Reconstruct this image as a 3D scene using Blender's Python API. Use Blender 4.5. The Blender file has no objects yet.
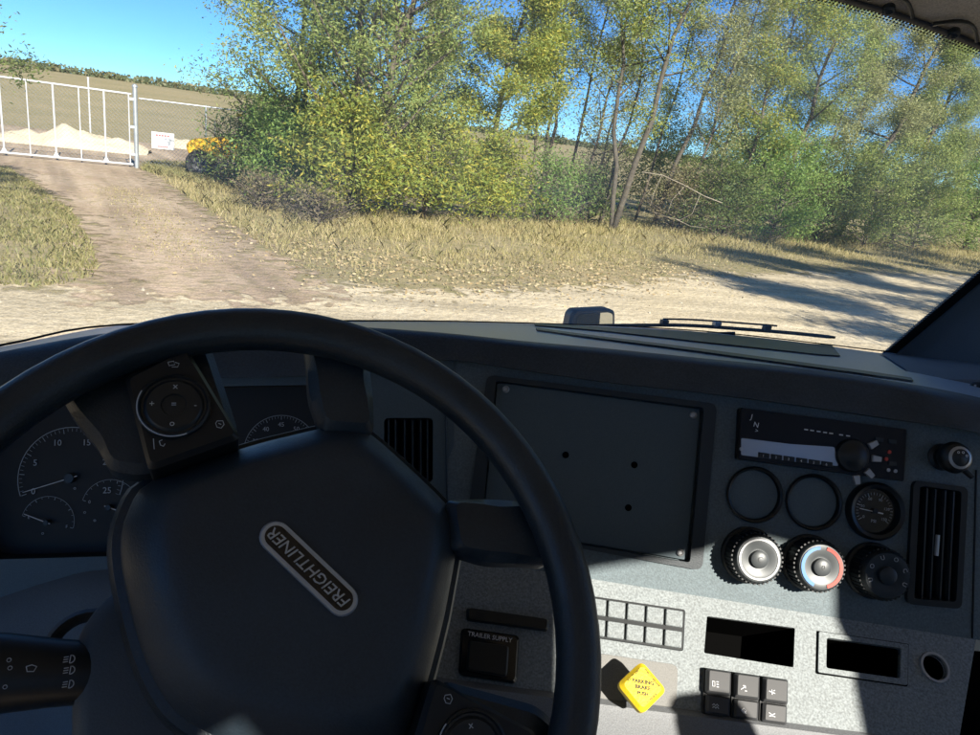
import bpy, bmesh, math, random
import numpy as np
from mathutils import Vector, Matrix
from mathutils.geometry import tessellate_polygon
R = math.radians
scene = bpy.context.scene
# ------------------------------------------------------------------ camera
FOC, PITCH, ROLL, EYE = 720.0, R(17.2), R(7.0), 2.5          # focal length in photo pixels (980 wide)
CAM = Vector((0, 0, EYE))
_f = Vector((0, math.cos(PITCH), -math.sin(PITCH)))
_u0 = Vector((0, math.sin(PITCH), math.cos(PITCH))); _r0 = Vector((1, 0, 0))
CU = _u0*math.cos(ROLL) - _r0*math.sin(ROLL); CR = _r0*math.cos(ROLL) + _u0*math.sin(ROLL)
cam_data = bpy.data.cameras.new('camera'); cam = bpy.data.objects.new('camera', cam_data)
scene.collection.objects.link(cam); scene.camera = cam
cam_data.sensor_width = 36; cam_data.lens = 36*FOC/980
cam_data.clip_start = .02; cam_data.clip_end = 3000
cam.matrix_world = Matrix(((CR.x, CU.x, -_f.x, CAM.x), (CR.y, CU.y, -_f.y, CAM.y), (CR.z, CU.z, -_f.z, CAM.z), (0, 0, 0, 1)))
# ------------------------------------------------------------------ sky, sun, exposure
SUN_EL, SUN_AZ = R(32), R(30)                               # light travels SUN_AZ to the left of the camera heading
SUN_DIR = Vector((-math.sin(SUN_AZ)*math.cos(SUN_EL), math.cos(SUN_AZ)*math.cos(SUN_EL), -math.sin(SUN_EL)))
world = bpy.data.worlds.new('World'); scene.world = world; world.use_nodes = True
wn = world.node_tree.nodes; wl = world.node_tree.links
sky = wn.new('ShaderNodeTexSky'); sky.sky_type = 'NISHITA'; sky.sun_disc = False
sky.sun_elevation = SUN_EL; sky.sun_rotation = math.atan2(-SUN_DIR.x, -SUN_DIR.y)
sky.altitude = 3000; sky.air_density = 1.0; sky.dust_density = 0.0; sky.ozone_density = 10.0
tint = wn.new('ShaderNodeMix'); tint.data_type = 'RGBA'; tint.blend_type = 'MULTIPLY'; tint.inputs[0].default_value = 1; tint.inputs[7].default_value = (.80, .98, 1, 1)   # clear cyan autumn sky
wl.new(sky.outputs[0], tint.inputs[6]); wl.new(tint.outputs[2], wn['Background'].inputs[0]); wn['Background'].inputs[1].default_value = 0.066
sl = bpy.data.lights.new('sun', 'SUN'); sl.energy = 4.0; sl.angle = R(.53); sl.color = (1, .93, .82)
sun = bpy.data.objects.new('sun', sl); scene.collection.objects.link(sun)
sun.rotation_euler = SUN_DIR.to_track_quat('-Z', 'Y').to_euler()
scene.view_settings.view_transform = 'Standard'; scene.view_settings.look = 'None'
scene.view_settings.exposure = 1.42; scene.view_settings.gamma = 1; scene.view_settings.use_curve_mapping = False
scene.render.engine = 'CYCLES'
cy = scene.cycles
cy.use_denoising = True; cy.max_bounces = 7; cy.diffuse_bounces = 4; cy.glossy_bounces = 3; cy.transmission_bounces = 4
cy.transparent_max_bounces = 12; cy.sample_clamp_indirect = 6; cy.caustics_reflective = False; cy.caustics_refractive = False
# ------------------------------------------------------------------ pixel and truck coordinates (used only to find real places)
def ray(x, y): return _f + CR*((x-490)/FOC) - CU*((y-367.5)/FOC)
def P(x, y, d): return CAM + ray(x, y)*d
def AZ(x, y, z):
    d = ray(x, y); return CAM + d*((z-EYE)/d.z)
def G(x, y): return AZ(x, y, 0.0)
YAW = R(20)
TX = Vector((math.cos(YAW), math.sin(YAW), 0)); TY = Vector((-math.sin(YAW), math.cos(YAW), 0))
def T(x, y, z): return CAM + TX*x + TY*y + Vector((0, 0, z))
class Frame:
    def __init__(s, O, ex, ez):
        s.O = Vector(O); s.z = Vector(ez).normalized(); ex = Vector(ex); s.x = (ex - s.z*ex.dot(s.z)).normalized(); s.y = s.z.cross(s.x)
    def pt(s, u, v, w=0): return s.O + s.x*u + s.y*v + s.z*w
    def px(s, x, y, w=0):
        d = ray(x, y); o = s.O + s.z*w
        t = (o-CAM).dot(s.z)/d.dot(s.z); q = CAM + d*t - s.O
        return (q.dot(s.x), q.dot(s.y))
    def loop(s, pts, w=0): return [s.px(x, y, w) for x, y in pts]
def plane3(a, b, c, xa, xb):
    A, B, C_ = P(*a), P(*b), P(*c)
    n = (B-A).cross(C_-A).normalized()
    if n.dot(CAM-A) < 0: n = -n
    f0 = Frame(A, B-A, n)
    p, q = f0.pt(*f0.px(*xa)), f0.pt(*f0.px(*xb))
    return Frame(p, q-p, n)
# ------------------------------------------------------------------ materials
MATS = {}
def mat(name, col, rough=.6, metal=0., spec=.5, var=0., vscale=8., bump=0., bscale=200., col2=None, grain=0., gscale=900., coat=0., dust=0.):
    if name in MATS: return MATS[name]
    m = bpy.data.materials.new(name); m.use_nodes = True; MATS[name] = m
    nt = m.node_tree; N = nt.nodes; L = nt.links; b = N['Principled BSDF']
    b.inputs['Base Color'].default_value = (*col, 1); b.inputs['Roughness'].default_value = rough
    b.inputs['Metallic'].default_value = metal; b.inputs['Specular IOR Level'].default_value = spec
    b.inputs['Coat Weight'].default_value = coat
    tc = N.new('ShaderNodeTexCoord'); prev = None
    if var > 0 or col2:
        nz = N.new('ShaderNodeTexNoise'); nz.inputs['Scale'].default_value = vscale; nz.inputs['Detail'].default_value = 5
        L.new(tc.outputs['Object'], nz.inputs['Vector'])
        rp = N.new('ShaderNodeValToRGB'); rp.color_ramp.elements[0].position = .3; rp.color_ramp.elements[1].position = .7
        c2 = col2 or tuple(min(1, c*(1+var)) for c in col)
        rp.color_ramp.elements[0].color = (*(c*(1-var) for c in col), 1); rp.color_ramp.elements[1].color = (*c2, 1)
        L.new(nz.outputs['Fac'], rp.inputs['Fac']); prev = rp.outputs['Color']
    if grain > 0:
        g = N.new('ShaderNodeTexNoise'); g.inputs['Scale'].default_value = gscale; g.inputs['Detail'].default_value = 2
        L.new(tc.outputs['Object'], g.inputs['Vector'])
        mr = N.new('ShaderNodeMapRange'); mr.inputs[1].default_value = .3; mr.inputs[2].default_value = .7
        mr.inputs[3].default_value = 1-grain; mr.inputs[4].default_value = 1+grain
        L.new(g.outputs['Fac'], mr.inputs[0])
        mx = N.new('ShaderNodeMix'); mx.data_type = 'RGBA'; mx.blend_type = 'MULTIPLY'; mx.inputs[0].default_value = 1
        if prev: L.new(prev, mx.inputs[6])
        else: mx.inputs[6].default_value = (*col, 1)
        L.new(mr.outputs[0], mx.inputs[7]); prev = mx.outputs[2]
    if dust > 0:
        d1 = N.new('ShaderNodeTexNoise'); d1.inputs['Scale'].default_value = 7; d1.inputs['Detail'].default_value = 10; d1.inputs['Roughness'].default_value = .7
        L.new(tc.outputs['Object'], d1.inputs['Vector']); r1 = N.new('ShaderNodeMapRange'); r1.inputs[1].default_value = .42; r1.inputs[2].default_value = .75; r1.inputs[4].default_value = dust
        L.new(d1.outputs['Fac'], r1.inputs[0]); dm = N.new('ShaderNodeMix'); dm.data_type = 'RGBA'; L.new(r1.outputs[0], dm.inputs[0]); dm.inputs[7].default_value = (.38, .36, .32, 1)
        if prev: L.new(prev, dm.inputs[6])
        else: dm.inputs[6].default_value = (*col, 1)
        prev = dm.outputs[2]
        rr = N.new('ShaderNodeMapRange'); rr.inputs[1].default_value = .35; rr.inputs[2].default_value = .7; rr.inputs[3].default_value = max(.1, rough-.12); rr.inputs[4].default_value = min(1, rough+.2)
        L.new(d1.outputs['Fac'], rr.inputs[0]); L.new(rr.outputs[0], b.inputs['Roughness'])
    if prev: L.new(prev, b.inputs['Base Color'])
    if bump > 0:
        n2 = N.new('ShaderNodeTexNoise'); n2.inputs['Scale'].default_value = bscale; n2.inputs['Detail'].default_value = 4
        L.new(tc.outputs['Object'], n2.inputs['Vector'])
        bp = N.new('ShaderNodeBump'); bp.inputs['Strength'].default_value = bump; bp.inputs['Distance'].default_value = .6/bscale
        L.new(n2.outputs['Fac'], bp.inputs['Height']); L.new(bp.outputs[0], b.inputs['Normal'])
    return m
def leaf_mat(name, cols, transl=.45):
    if name in MATS: return MATS[name]
    m = bpy.data.materials.new(name); m.use_nodes = True; MATS[name] = m
    nt = m.node_tree; N = nt.nodes; L = nt.links; b = N['Principled BSDF']; out = N['Material Output']
    geo = N.new('ShaderNodeNewGeometry'); rp = N.new('ShaderNodeValToRGB'); rp.color_ramp.interpolation = 'CONSTANT'
    tc = N.new('ShaderNodeTexCoord'); nz = N.new('ShaderNodeTexNoise'); nz.inputs['Scale'].default_value = .9; nz.inputs['Detail'].default_value = 1
    L.new(tc.outputs['Object'], nz.inputs['Vector'])
    ma = N.new('ShaderNodeMath'); ma.operation = 'MULTIPLY_ADD'; ma.inputs[1].default_value = 1.5; ma.inputs[2].default_value = -.75
    L.new(nz.outputs['Fac'], ma.inputs[0])
    ad = N.new('ShaderNodeMath'); ad.operation = 'ADD'; ad.use_clamp = True
    L.new(geo.outputs['Random Per Island'], ad.inputs[0]); L.new(ma.outputs[0], ad.inputs[1])
    el = rp.color_ramp.elements; mean = [sum(c[k] for c in cols)/len(cols) for k in range(3)]; cols = [tuple(mean[k]+.62*(c[k]-mean[k]) for k in range(3)) for c in cols]
    for i, c in enumerate(cols):
        pos = i/len(cols)
        e = el[i] if i < 2 else el.new(pos)
        e.position = pos; e.color = (*c, 1)
    L.new(ad.outputs[0], rp.inputs['Fac']); L.new(rp.outputs[0], b.inputs['Base Color'])
    b.inputs['Roughness'].default_value = .55; b.inputs['Specular IOR Level'].default_value = .35
    tr = N.new('ShaderNodeBsdfTranslucent'); L.new(rp.outputs[0], tr.inputs[0])
    mx = N.new('ShaderNodeMixShader'); mx.inputs[0].default_value = transl
    L.new(b.outputs[0], mx.inputs[1]); L.new(tr.outputs[0], mx.inputs[2]); L.new(mx.outputs[0], out.inputs[0])
    return m
def ground_mat(name, c1, c2, c3, s1=.35, s2=6., cover=False, bump=.6, track=None):
    m = bpy.data.materials.new(name); m.use_nodes = True; MATS[name] = m
    nt = m.node_tree; N = nt.nodes; L = nt.links; b = N['Principled BSDF']; out = N['Material Output']
    b.inputs['Roughness'].default_value = .95; b.inputs['Specular IOR Level'].default_value = .1
    tc = N.new('ShaderNodeTexCoord')
    def noise(s, d=6):
        n = N.new('ShaderNodeTexNoise'); n.inputs['Scale'].default_value = s; n.inputs['Detail'].default_value = d
        L.new(tc.outputs['Object'], n.inputs['Vector']); return n.outputs['Fac']
    r1 = N.new('ShaderNodeValToRGB'); r1.color_ramp.elements[0].position = .38; r1.color_ramp.elements[1].position = .62
    r1.color_ramp.elements[0].color = (*c1, 1); r1.color_ramp.elements[1].color = (*c2, 1)
    L.new(noise(s1), r1.inputs[0])
    r2 = N.new('ShaderNodeMapRange'); r2.inputs[1].default_value = .45; r2.inputs[2].default_value = .7
    L.new(noise(s2, 8), r2.inputs[0])
    mx = N.new('ShaderNodeMix'); mx.data_type = 'RGBA'; L.new(r2.outputs[0], mx.inputs[0]); L.new(r1.outputs[0], mx.inputs[6]); mx.inputs[7].default_value = (*c3, 1)
    sp = N.new('ShaderNodeMapRange'); sp.inputs[1].default_value = .3; sp.inputs[2].default_value = .7; sp.inputs[3].default_value = .72; sp.inputs[4].default_value = 1.25
    L.new(noise(38, 3), sp.inputs[0])
    m2 = N.new('ShaderNodeMix'); m2.data_type = 'RGBA'; m2.blend_type = 'MULTIPLY'; m2.inputs[0].default_value = 1
    L.new(mx.outputs[2], m2.inputs[6]); L.new(sp.outputs[0], m2.inputs[7]); fin = m2.outputs[2]
    if track is not None:
        mp = N.new('ShaderNodeMapping'); mp.vector_type = 'POINT'; mp.inputs['Rotation'].default_value = (0, 0, track); L.new(tc.outputs['Object'], mp.inputs[0])
        m3 = N.new('ShaderNodeMapping'); m3.inputs['Scale'].default_value = (.10, 1.5, 1); L.new(mp.outputs[0], m3.inputs[0])
        tn = N.new('ShaderNodeTexNoise'); tn.inputs['Scale'].default_value = 1.; tn.inputs['Detail'].default_value = 3; L.new(m3.outputs[0], tn.inputs['Vector'])
        tr_ = N.new('ShaderNodeMapRange'); tr_.inputs[1].default_value = .38; tr_.inputs[2].default_value = .62; tr_.inputs[3].default_value = .78; tr_.inputs[4].default_value = 1.12; L.new(tn.outputs['Fac'], tr_.inputs[0])
        m4 = N.new('ShaderNodeMix'); m4.data_type = 'RGBA'; m4.blend_type = 'MULTIPLY'; m4.inputs[0].default_value = 1; L.new(fin, m4.inputs[6]); L.new(tr_.outputs[0], m4.inputs[7]); fin = m4.outputs[2]
    L.new(fin, b.inputs['Base Color'])
    bp = N.new('ShaderNodeBump'); bp.inputs['Strength'].default_value = bump; bp.inputs['Distance'].default_value = .06
    L.new(noise(7, 8), bp.inputs['Height']); L.new(bp.outputs[0], b.inputs['Normal'])
    if cover:
        at = N.new('ShaderNodeAttribute'); at.attribute_name = 'cover'
        ad = N.new('ShaderNodeMath'); ad.operation = 'ADD'
        sc_ = N.new('ShaderNodeMath'); sc_.operation = 'MULTIPLY_ADD'; sc_.inputs[1].default_value = 2.2; sc_.inputs[2].default_value = -1.1
        L.new(noise(2.6, 8), sc_.inputs[0]); L.new(at.outputs['Fac'], ad.inputs[0]); L.new(sc_.outputs[0], ad.inputs[1])
        st = N.new('ShaderNodeMapRange'); st.inputs[1].default_value = .35; st.inputs[2].default_value = .6; L.new(ad.outputs[0], st.inputs[0])
        tr = N.new('ShaderNodeBsdfTransparent'); ms = N.new('ShaderNodeMixShader')
        L.new(st.outputs[0], ms.inputs[0]); L.new(tr.outputs[0], ms.inputs[1]); L.new(b.outputs[0], ms.inputs[2]); L.new(ms.outputs[0], out.inputs[0])
    return m
def glass_mat():
    m = bpy.data.materials.new('windshield_glass'); m.use_nodes = True
    N = m.node_tree.nodes; L = m.node_tree.links; out = N['Material Output']; N.remove(N['Principled BSDF'])
    tr = N.new('ShaderNodeBsdfTransparent'); tr.inputs[0].default_value = (.955, .985, .97, 1)
    gl = N.new('ShaderNodeBsdfGlossy'); gl.inputs['Roughness'].default_value = .0
    lw = N.new('ShaderNodeLayerWeight'); lw.inputs[0].default_value = .5; pw_ = N.new('ShaderNodeMath'); pw_.operation = 'POWER'; pw_.inputs[1].default_value = 5
    L.new(lw.outputs['Facing'], pw_.inputs[0]); fr = N.new('ShaderNodeMath'); fr.operation = 'MULTIPLY_ADD'; fr.inputs[1].default_value = .7; fr.inputs[2].default_value = .03; L.new(pw_.outputs[0], fr.inputs[0])
    ms = N.new('ShaderNodeMixShader'); L.new(fr.outputs[0], ms.inputs[0]); L.new(tr.outputs[0], ms.inputs[1]); L.new(gl.outputs[0], ms.inputs[2])
    df = N.new('ShaderNodeBsdfTranslucent'); df.inputs[0].default_value = (.8, .8, .75, 1)      # thin dust film
    tc = N.new('ShaderNodeTexCoord'); nz = N.new('ShaderNodeTexNoise'); nz.inputs['Scale'].default_value = 3.5; nz.inputs['Detail'].default_value = 6
    L.new(tc.outputs['Object'], nz.inputs[0]); mr = N.new('ShaderNodeMapRange'); mr.inputs[1].default_value = .35; mr.inputs[2].default_value = .75
    mr.inputs[3].default_value = .045; mr.inputs[4].default_value = .21; L.new(nz.outputs['Fac'], mr.inputs[0])
    m2 = N.new('ShaderNodeMixShader'); L.new(mr.outputs[0], m2.inputs[0]); L.new(ms.outputs[0], m2.inputs[1]); L.new(df.outputs[0], m2.inputs[2])
    L.new(m2.outputs[0], out.inputs[0]); return m
# ------------------------------------------------------------------ objects
def tag(o, label=None, cat=None, group=None, kind=None):
    for k, v in (('label', label), ('category', cat), ('group', group), ('kind', kind)):
        if v: o[k] = v
    return o
WL = {}                                                     # world location of every object we made
def thing(name, label, cat, loc, group=None):
    o = bpy.data.objects.new(name, None); o.empty_display_size = .1; scene.collection.objects.link(o)
    o.location = loc; WL[o.name] = Vector(loc); return tag(o, label, cat, group)
class MB:
    def __init__(s): s.v = []; s.f = []
    def add(s, verts, faces):
        k = len(s.v); s.v += [Vector(p) for p in verts]; s.f += [tuple(i+k for i in f) for f in faces]; return s
    def prism(s, fr, pts, w0, w1, cham=0.):
        n = len(pts); cu = sum(p[0] for p in pts)/n; cv = sum(p[1] for p in pts)/n
        ar = sum(pts[i][0]*pts[(i+1) % n][1]-pts[(i+1) % n][0]*pts[i][1] for i in range(n))
        if ar < 0: pts = pts[::-1]
        rows = [(w0, 0)]+([(w1-cham, 0), (w1, cham)] if cham else [(w1, 0)])
        V = []; F = []
        for w, c in rows:
            for p in pts:
                du, dv = cu-p[0], cv-p[1]; l = math.hypot(du, dv) or 1
                V.append(fr.pt(p[0]+du/l*c, p[1]+dv/l*c, w))
        for r in range(len(rows)-1):
            for i in range(n):
                j = (i+1) % n; F.append((r*n+i, r*n+j, (r+1)*n+j, (r+1)*n+i))
        top = [(p.x, p.y) for p in [Vector((0, 0))]]
        k = (len(rows)-1)*n
        for t in tessellate_polygon([[Vector((p[0], p[1], 0)) for p in pts]]):
            a, b, c = t
            if (pts[b][0]-pts[a][0])*(pts[c][1]-pts[a][1])-(pts[b][1]-pts[a][1])*(pts[c][0]-pts[a][0]) < 0: a, c = c, a
            F.append((k+a, k+b, k+c)); F.append((c, b, a))
        return s.add(V, F)
    def box(s, fr, u0, u1, v0, v1, w0, w1, cham=0.): return s.prism(fr, [(u0, v0), (u1, v0), (u1, v1), (u0, v1)], w0, w1, cham)
    def lathe(s, fr, u, v, prof, n=24, a0=0., a1=2*math.pi, close=True):
        V = []; F = []; full = abs(a1-a0) > 6.28; m = n if full else n+1
        for r, w in prof:
            for i in range(m):
                a = a0+(a1-a0)*i/n; V.append(fr.pt(u+r*math.cos(a), v+r*math.sin(a), w))
        for k in range(len(prof)-1):
            for i in range(n):
                j = (i+1) % m; F.append((k*m+i, k*m+j, (k+1)*m+j, (k+1)*m+i))
        if close and full: F.append(tuple(range((len(prof)-1)*m, len(prof)*m)))
        return s.add(V, F)
    def tube(s, path, rad, n=8, cap=True):
        path = [Vector(p) for p in path]; V = []; F = []; m = len(path)
        if not hasattr(rad, '__len__'): rad = [rad]*m
        up = None
        for i, p in enumerate(path):
            d = (path[min(i+1, m-1)]-path[max(i-1, 0)]).normalized()
            if up is None: up = d.orthogonal().normalized()
            up = (up-d*up.dot(d)); up = up.normalized() if up.length > 1e-6 else d.orthogonal().normalized()
            sd = d.cross(up)
            for k in range(n):
                a = 2*math.pi*k/n; V.append(p+(up*math.cos(a)+sd*math.sin(a))*rad[i])
        for i in range(m-1):
            for k in range(n):
                j = (k+1) % n; F.append((i*n+k, i*n+j, (i+1)*n+j, (i+1)*n+k))
        if cap: F.append(tuple(range(n))[::-1]); F.append(tuple(range((m-1)*n, m*n)))
        return s.add(V, F)
    def loft(s, rows, closed=False):
        n = len(rows[0]); V = [p for r in rows for p in r]; F = []
        for r in range(len(rows)-1):
            for i in range(n if closed else n-1):
                j = (i+1) % n; F.append((r*n+i, r*n+j, (r+1)*n+j, (r+1)*n+i))
        return s.add(V, F)
    def build(s, name, m, parent=None, smooth=None, bevel=0., sub=0, solid=0.):
        c = sum(s.v, Vector())/max(1, len(s.v))
        me = bpy.data.meshes.new(name); me.from_pydata([tuple(p-c) for p in s.v], [], s.f); me.update()
        bm = bmesh.new(); bm.from_mesh(me); bmesh.ops.recalc_face_normals(bm, faces=bm.faces); bm.to_mesh(me); bm.free()
        if smooth is not None:
            me.shade_smooth(); me.set_sharp_from_angle(angle=R(smooth))
        me.materials.append(m)
        o = bpy.data.objects.new(name, me); scene.collection.objects.link(o); WL[o.name] = c
        if parent: o.parent = parent; o.location = c-WL[parent.name]
        else: o.location = c
        if solid: md = o.modifiers.new('solid', 'SOLIDIFY'); md.thickness = solid; md.offset = -1
        if bevel: md = o.modifiers.new('bevel', 'BEVEL'); md.width = bevel; md.segments = 2; md.limit_method = 'ANGLE'
        if sub: md = o.modifiers.new('sub', 'SUBSURF'); md.levels = sub; md.render_levels = sub
        return o
def raw(name, V, F, m, parent=None, loc=(0, 0, 0), link=True):
    """fast mesh from numpy: V (n,3), F (m,3|4)"""
    me = bpy.data.meshes.new(name); k = F.shape[1]
    me.vertices.add(len(V)); me.vertices.foreach_set('co', np.asarray(V, np.float32).ravel())
    me.loops.add(F.size); me.loops.foreach_set('vertex_index', F.astype(np.int32).ravel())
    me.polygons.add(len(F)); me.polygons.foreach_set('loop_start', np.arange(0, F.size, k, dtype=np.int32))
    me.update(calc_edges=True); me.materials.append(m)
    o = bpy.data.objects.new(name, me); scene.collection.objects.link(o); o.location = loc
    WL[o.name] = Vector(loc)+(WL[parent.name] if parent else Vector())
    if parent: o.parent = parent
    return o
def rounded(pts, r, n=4):
    out = []; m = len(pts)
    for i in range(m):
        a, b, c = (Vector(pts[i-1]), Vector(pts[i]), Vector(pts[(i+1) % m]))
        d0 = (a-b); d1 = (c-b); k = min(r, d0.length*.45, d1.length*.45)
        p0 = b+d0.normalized()*k; p1 = b+d1.normalized()*k
        for j in range(n+1):
            t = j/n; q = p0*(1-t)**2+b*2*t*(1-t)+p1*t*t; out.append((q.x, q.y))
    return out
def panel_with_holes(name, fr, outer, holes, m, parent, w=0., thick=.004):
    bm = bmesh.new(); edges = []
    for lp in [outer]+holes:
        vs = [bm.verts.new(fr.pt(u, v, w)) for u, v in lp]
        for i in range(len(vs)): edges.append(bm.edges.new((vs[i], vs[(i+1) % len(vs)])))
    bmesh.ops.triangle_fill(bm, use_beauty=False, use_dissolve=False, edges=edges, normal=fr.z)
    mb = MB(); bm.verts.index_update()
    mb.v = [v.co.copy() for v in bm.verts]; mb.f = [tuple(v.index for v in f.verts) for f in bm.faces]; bm.free()
    n = len(mb.v); mb.v += [p-fr.z*thick for p in mb.v]            # rim of the sheet
    k = 0
    for lp in [outer]+holes:
        L_ = len(lp); mb.f += [(k+i, k+(i+1) % L_, n+k+(i+1) % L_, n+k+i) for i in range(L_)]; k += L_
    return mb.build(name, m, parent)
def pocket(name, fr, lp, depth, m, parent, w=0., shrink=.0):
    n = len(lp); cu = sum(p[0] for p in lp)/n; cv = sum(p[1] for p in lp)/n
    bk = [(p[0]+(cu-p[0])*shrink, p[1]+(cv-p[1])*shrink) for p in lp]
    V = [fr.pt(*p, w) for p in lp]+[fr.pt(*p, w-depth) for p in bk]
    F = [(i, (i+1) % n, n+(i+1) % n, n+i) for i in range(n)]+[tuple(range(n, 2*n))]
    return MB().add(V, F).build(name, m, parent)
def text(s, fr, u, v, size, m, parent, w=.001, rot=0., name='lettering', align='CENTER', shear=0., ext=.0002, bold=0.):
    cu = bpy.data.curves.new('t', 'FONT'); cu.body = s; cu.size = size; cu.align_x = align; cu.align_y = 'CENTER'; cu.extrude = ext; cu.shear = shear; cu.offset = bold
    cu.resolution_u = 2
    o = bpy.data.objects.new('t', cu); scene.collection.objects.link(o)
    dg = bpy.context.evaluated_depsgraph_get(); me = bpy.data.meshes.new_from_object(o.evaluated_get(dg))
    c, sn = math.cos(rot), math.sin(rot)
    mb = MB(); mb.v = [fr.pt(u+p.co.x*c-p.co.y*sn, v+p.co.x*sn+p.co.y*c, w+p.co.z) for p in me.vertices]; mb.f = [tuple(p.vertices) for p in me.polygons]
    bpy.data.objects.remove(o); bpy.data.curves.remove(cu); bpy.data.meshes.remove(me)
    return mb.build(name, m, parent)
#%%EXTERIOR
# ================================================================== ground, road, drive
rng = np.random.default_rng(7); random.seed(7)
def sm(t): t = np.clip(t, 0, 1); return t*t*(3-2*t)
def terrain(x, y):
    d = np.hypot(x, y); s = sm((d-45)/190.)
    return s*(5.4+1.6*np.sin(-np.arctan2(x, y)*2.6-.3)) + 6*sm((d-420)/900.)
def ground_sheet():
    rad = np.concatenate([np.linspace(0, 45, 16), np.geomspace(48, 2400, 60)]); na = 160
    a = np.linspace(0, 2*np.pi, na, endpoint=False)
    X = (rad[:, None]*np.sin(a)); Y = (rad[:, None]*np.cos(a)); Z = terrain(X, Y)-.0
    V = np.stack([X, Y, Z], -1).reshape(-1, 3); i, j = np.meshgrid(np.arange(len(rad)-1), np.arange(na), indexing='ij'); j2 = (j+1) % na
    F = np.stack([i*na+j, (i+1)*na+j, (i+1)*na+j2, i*na+j2], -1).reshape(-1, 4)
    o = raw('ground', V, F, ground_mat('dry_field', (.30, .25, .14), (.36, .29, .17), (.22, .20, .085), .09, 3.0))
    o.data.shade_smooth(); return tag(o, 'dry grassy field rising to low hills', None, None, 'structure')
ground_sheet()
def seg_dist(px_, poly):
    """signed distance (+ inside) of points to polygon"""
    x, y = px_[:, 0], px_[:, 1]; D = np.full(len(x), 1e9); ins = np.zeros(len(x), bool); n = len(poly)
    for i in range(n):
        ax, ay = poly[i]; bx, by = poly[(i+1) % n]; dx, dy = bx-ax, by-ay
        t = np.clip(((x-ax)*dx+(y-ay)*dy)/(dx*dx+dy*dy+1e-12), 0, 1)
        D = np.minimum(D, np.hypot(x-ax-t*dx, y-ay-t*dy))
        c = ((ay > y) != (by > y)) & (x < (bx-ax)*(y-ay)/(by-ay+1e-12)+ax); ins ^= c
    return np.where(ins, D, -D)
def gpoly(pts): return [(G(x, y).x, G(x, y).y) for x, y in pts]
ROAD = gpoly([(1250, 300), (1100, 283), (966, 276), (914, 275), (860, 273), (797, 274), (746, 276), (700, 274), (660, 280), (600, 287), (500, 292), (420, 292), (340, 285), (290, 277), (180, 277), (100, 279), (60, 288), (0, 290), (-200, 318)])
ROAD += [(-14, -8), (30, -12), (30, 12)]
DRIVE = gpoly([(330, 300), (300, 272), (262, 250), (217, 222), (178, 196), (150, 176), (140, 168)]) + [(-15.6, 31.5), (-10, 46), (-32, 46), (-27, 30)] + gpoly([(12, 168), (36, 184), (72, 210), (92, 240), (98, 262), (96, 300)])
def sheet(name, poly, z, m, step, fade, label):
    P_ = np.array(poly); x0, y0 = P_.min(0)-fade*2; x1, y1 = P_.max(0)+fade*2
    xs = np.arange(x0, x1, step); ys = np.arange(y0, y1, step); X, Y = np.meshgrid(xs, ys)
    pts = np.stack([X.ravel(), Y.ravel()], 1); sd = seg_dist(pts, poly)
    Z = z+terrain(pts[:, 0], pts[:, 1]); V = np.column_stack([pts, Z])
    nx = len(xs); i, j = np.meshgrid(np.arange(len(ys)-1), np.arange(nx-1), indexing='ij')
    F = np.stack([i*nx+j, i*nx+j+1, (i+1)*nx+j+1, (i+1)*nx+j], -1).reshape(-1, 4)
    F = F[(sd[F] > -fade).any(1)]
    used = np.unique(F); mp = np.zeros(len(V), int); mp[used] = np.arange(len(used))
    o = raw(name, V[used], mp[F], m)
    at = o.data.attributes.new('cover', 'FLOAT', 'POINT'); at.data.foreach_set('value', np.clip(.5+sd[used]/(2*fade), 0, 1).astype(np.float32))
    return tag(o, label, None, None, 'structure')
sheet('gravel_road', ROAD, .006, ground_mat('pale_gravel', (.56, .465, .315), (.64, .54, .38), (.46, .375, .245), .5, 9., True, track=R(-14)), .35, .9, 'pale dusty gravel road in front of the truck')
sheet('dirt_drive', DRIVE, .012, ground_mat('brown_dirt', (.42, .31, .215), (.50, .385, .28), (.33, .265, .155), .45, 4., True, track=R(57)), .3, .9, 'brown dirt drive leading to the gate')
# ---- pebbles and leaf litter, grass
def cards(C, size, aspect, rng, up=.0, width=None):
    """random leaf quads at centres C"""
    n = len(C); a = rng.normal(size=(n, 3)); a[:, 2] *= (1-up); a /= np.linalg.norm(a, axis=1)[:, None]
    b = rng.normal(size=(n, 3)); b -= a*(a*b).sum(1)[:, None]; b /= np.linalg.norm(b, axis=1)[:, None]
    s = size*rng.uniform(.6, 1.35, n)[:, None]; A = a*s; B = b*s*aspect
    V = np.stack([C-A, C+B*.9-A*.1, C+A, C-B*.9-A*.1], 1).reshape(-1, 3)
    return V, np.arange(4*n).reshape(-1, 4)
def in_poly(poly, n, rng, dens=None):
    P_ = np.array(poly); lo, hi = P_.min(0), P_.max(0); out = np.zeros((0, 2))
    while len(out) < n:
        q = rng.uniform(lo, hi, (n*2, 2)); out = np.concatenate([out, q[seg_dist(q, poly) > 0]])
    return out[:n]
VERGE = gpoly([(150, 172), (185, 196), (222, 220), (265, 248), (310, 272), (350, 283), (420, 290), (500, 290), (600, 285), (660, 278), (700, 272), (746, 274), (797, 272), (860, 271), (914, 273), (966, 275), (1060, 280)]) + gpoly([(1060, 255), (980, 247), (860, 238), (760, 232), (620, 219), (500, 219), (400, 211), (300, 205), (230, 180), (200, 170)])
LEFTG = gpoly([(-160, 300), (0, 288), (60, 286), (96, 276), (97, 262), (90, 240), (70, 210), (34, 184), (8, 168), (-120, 158)])
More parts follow.
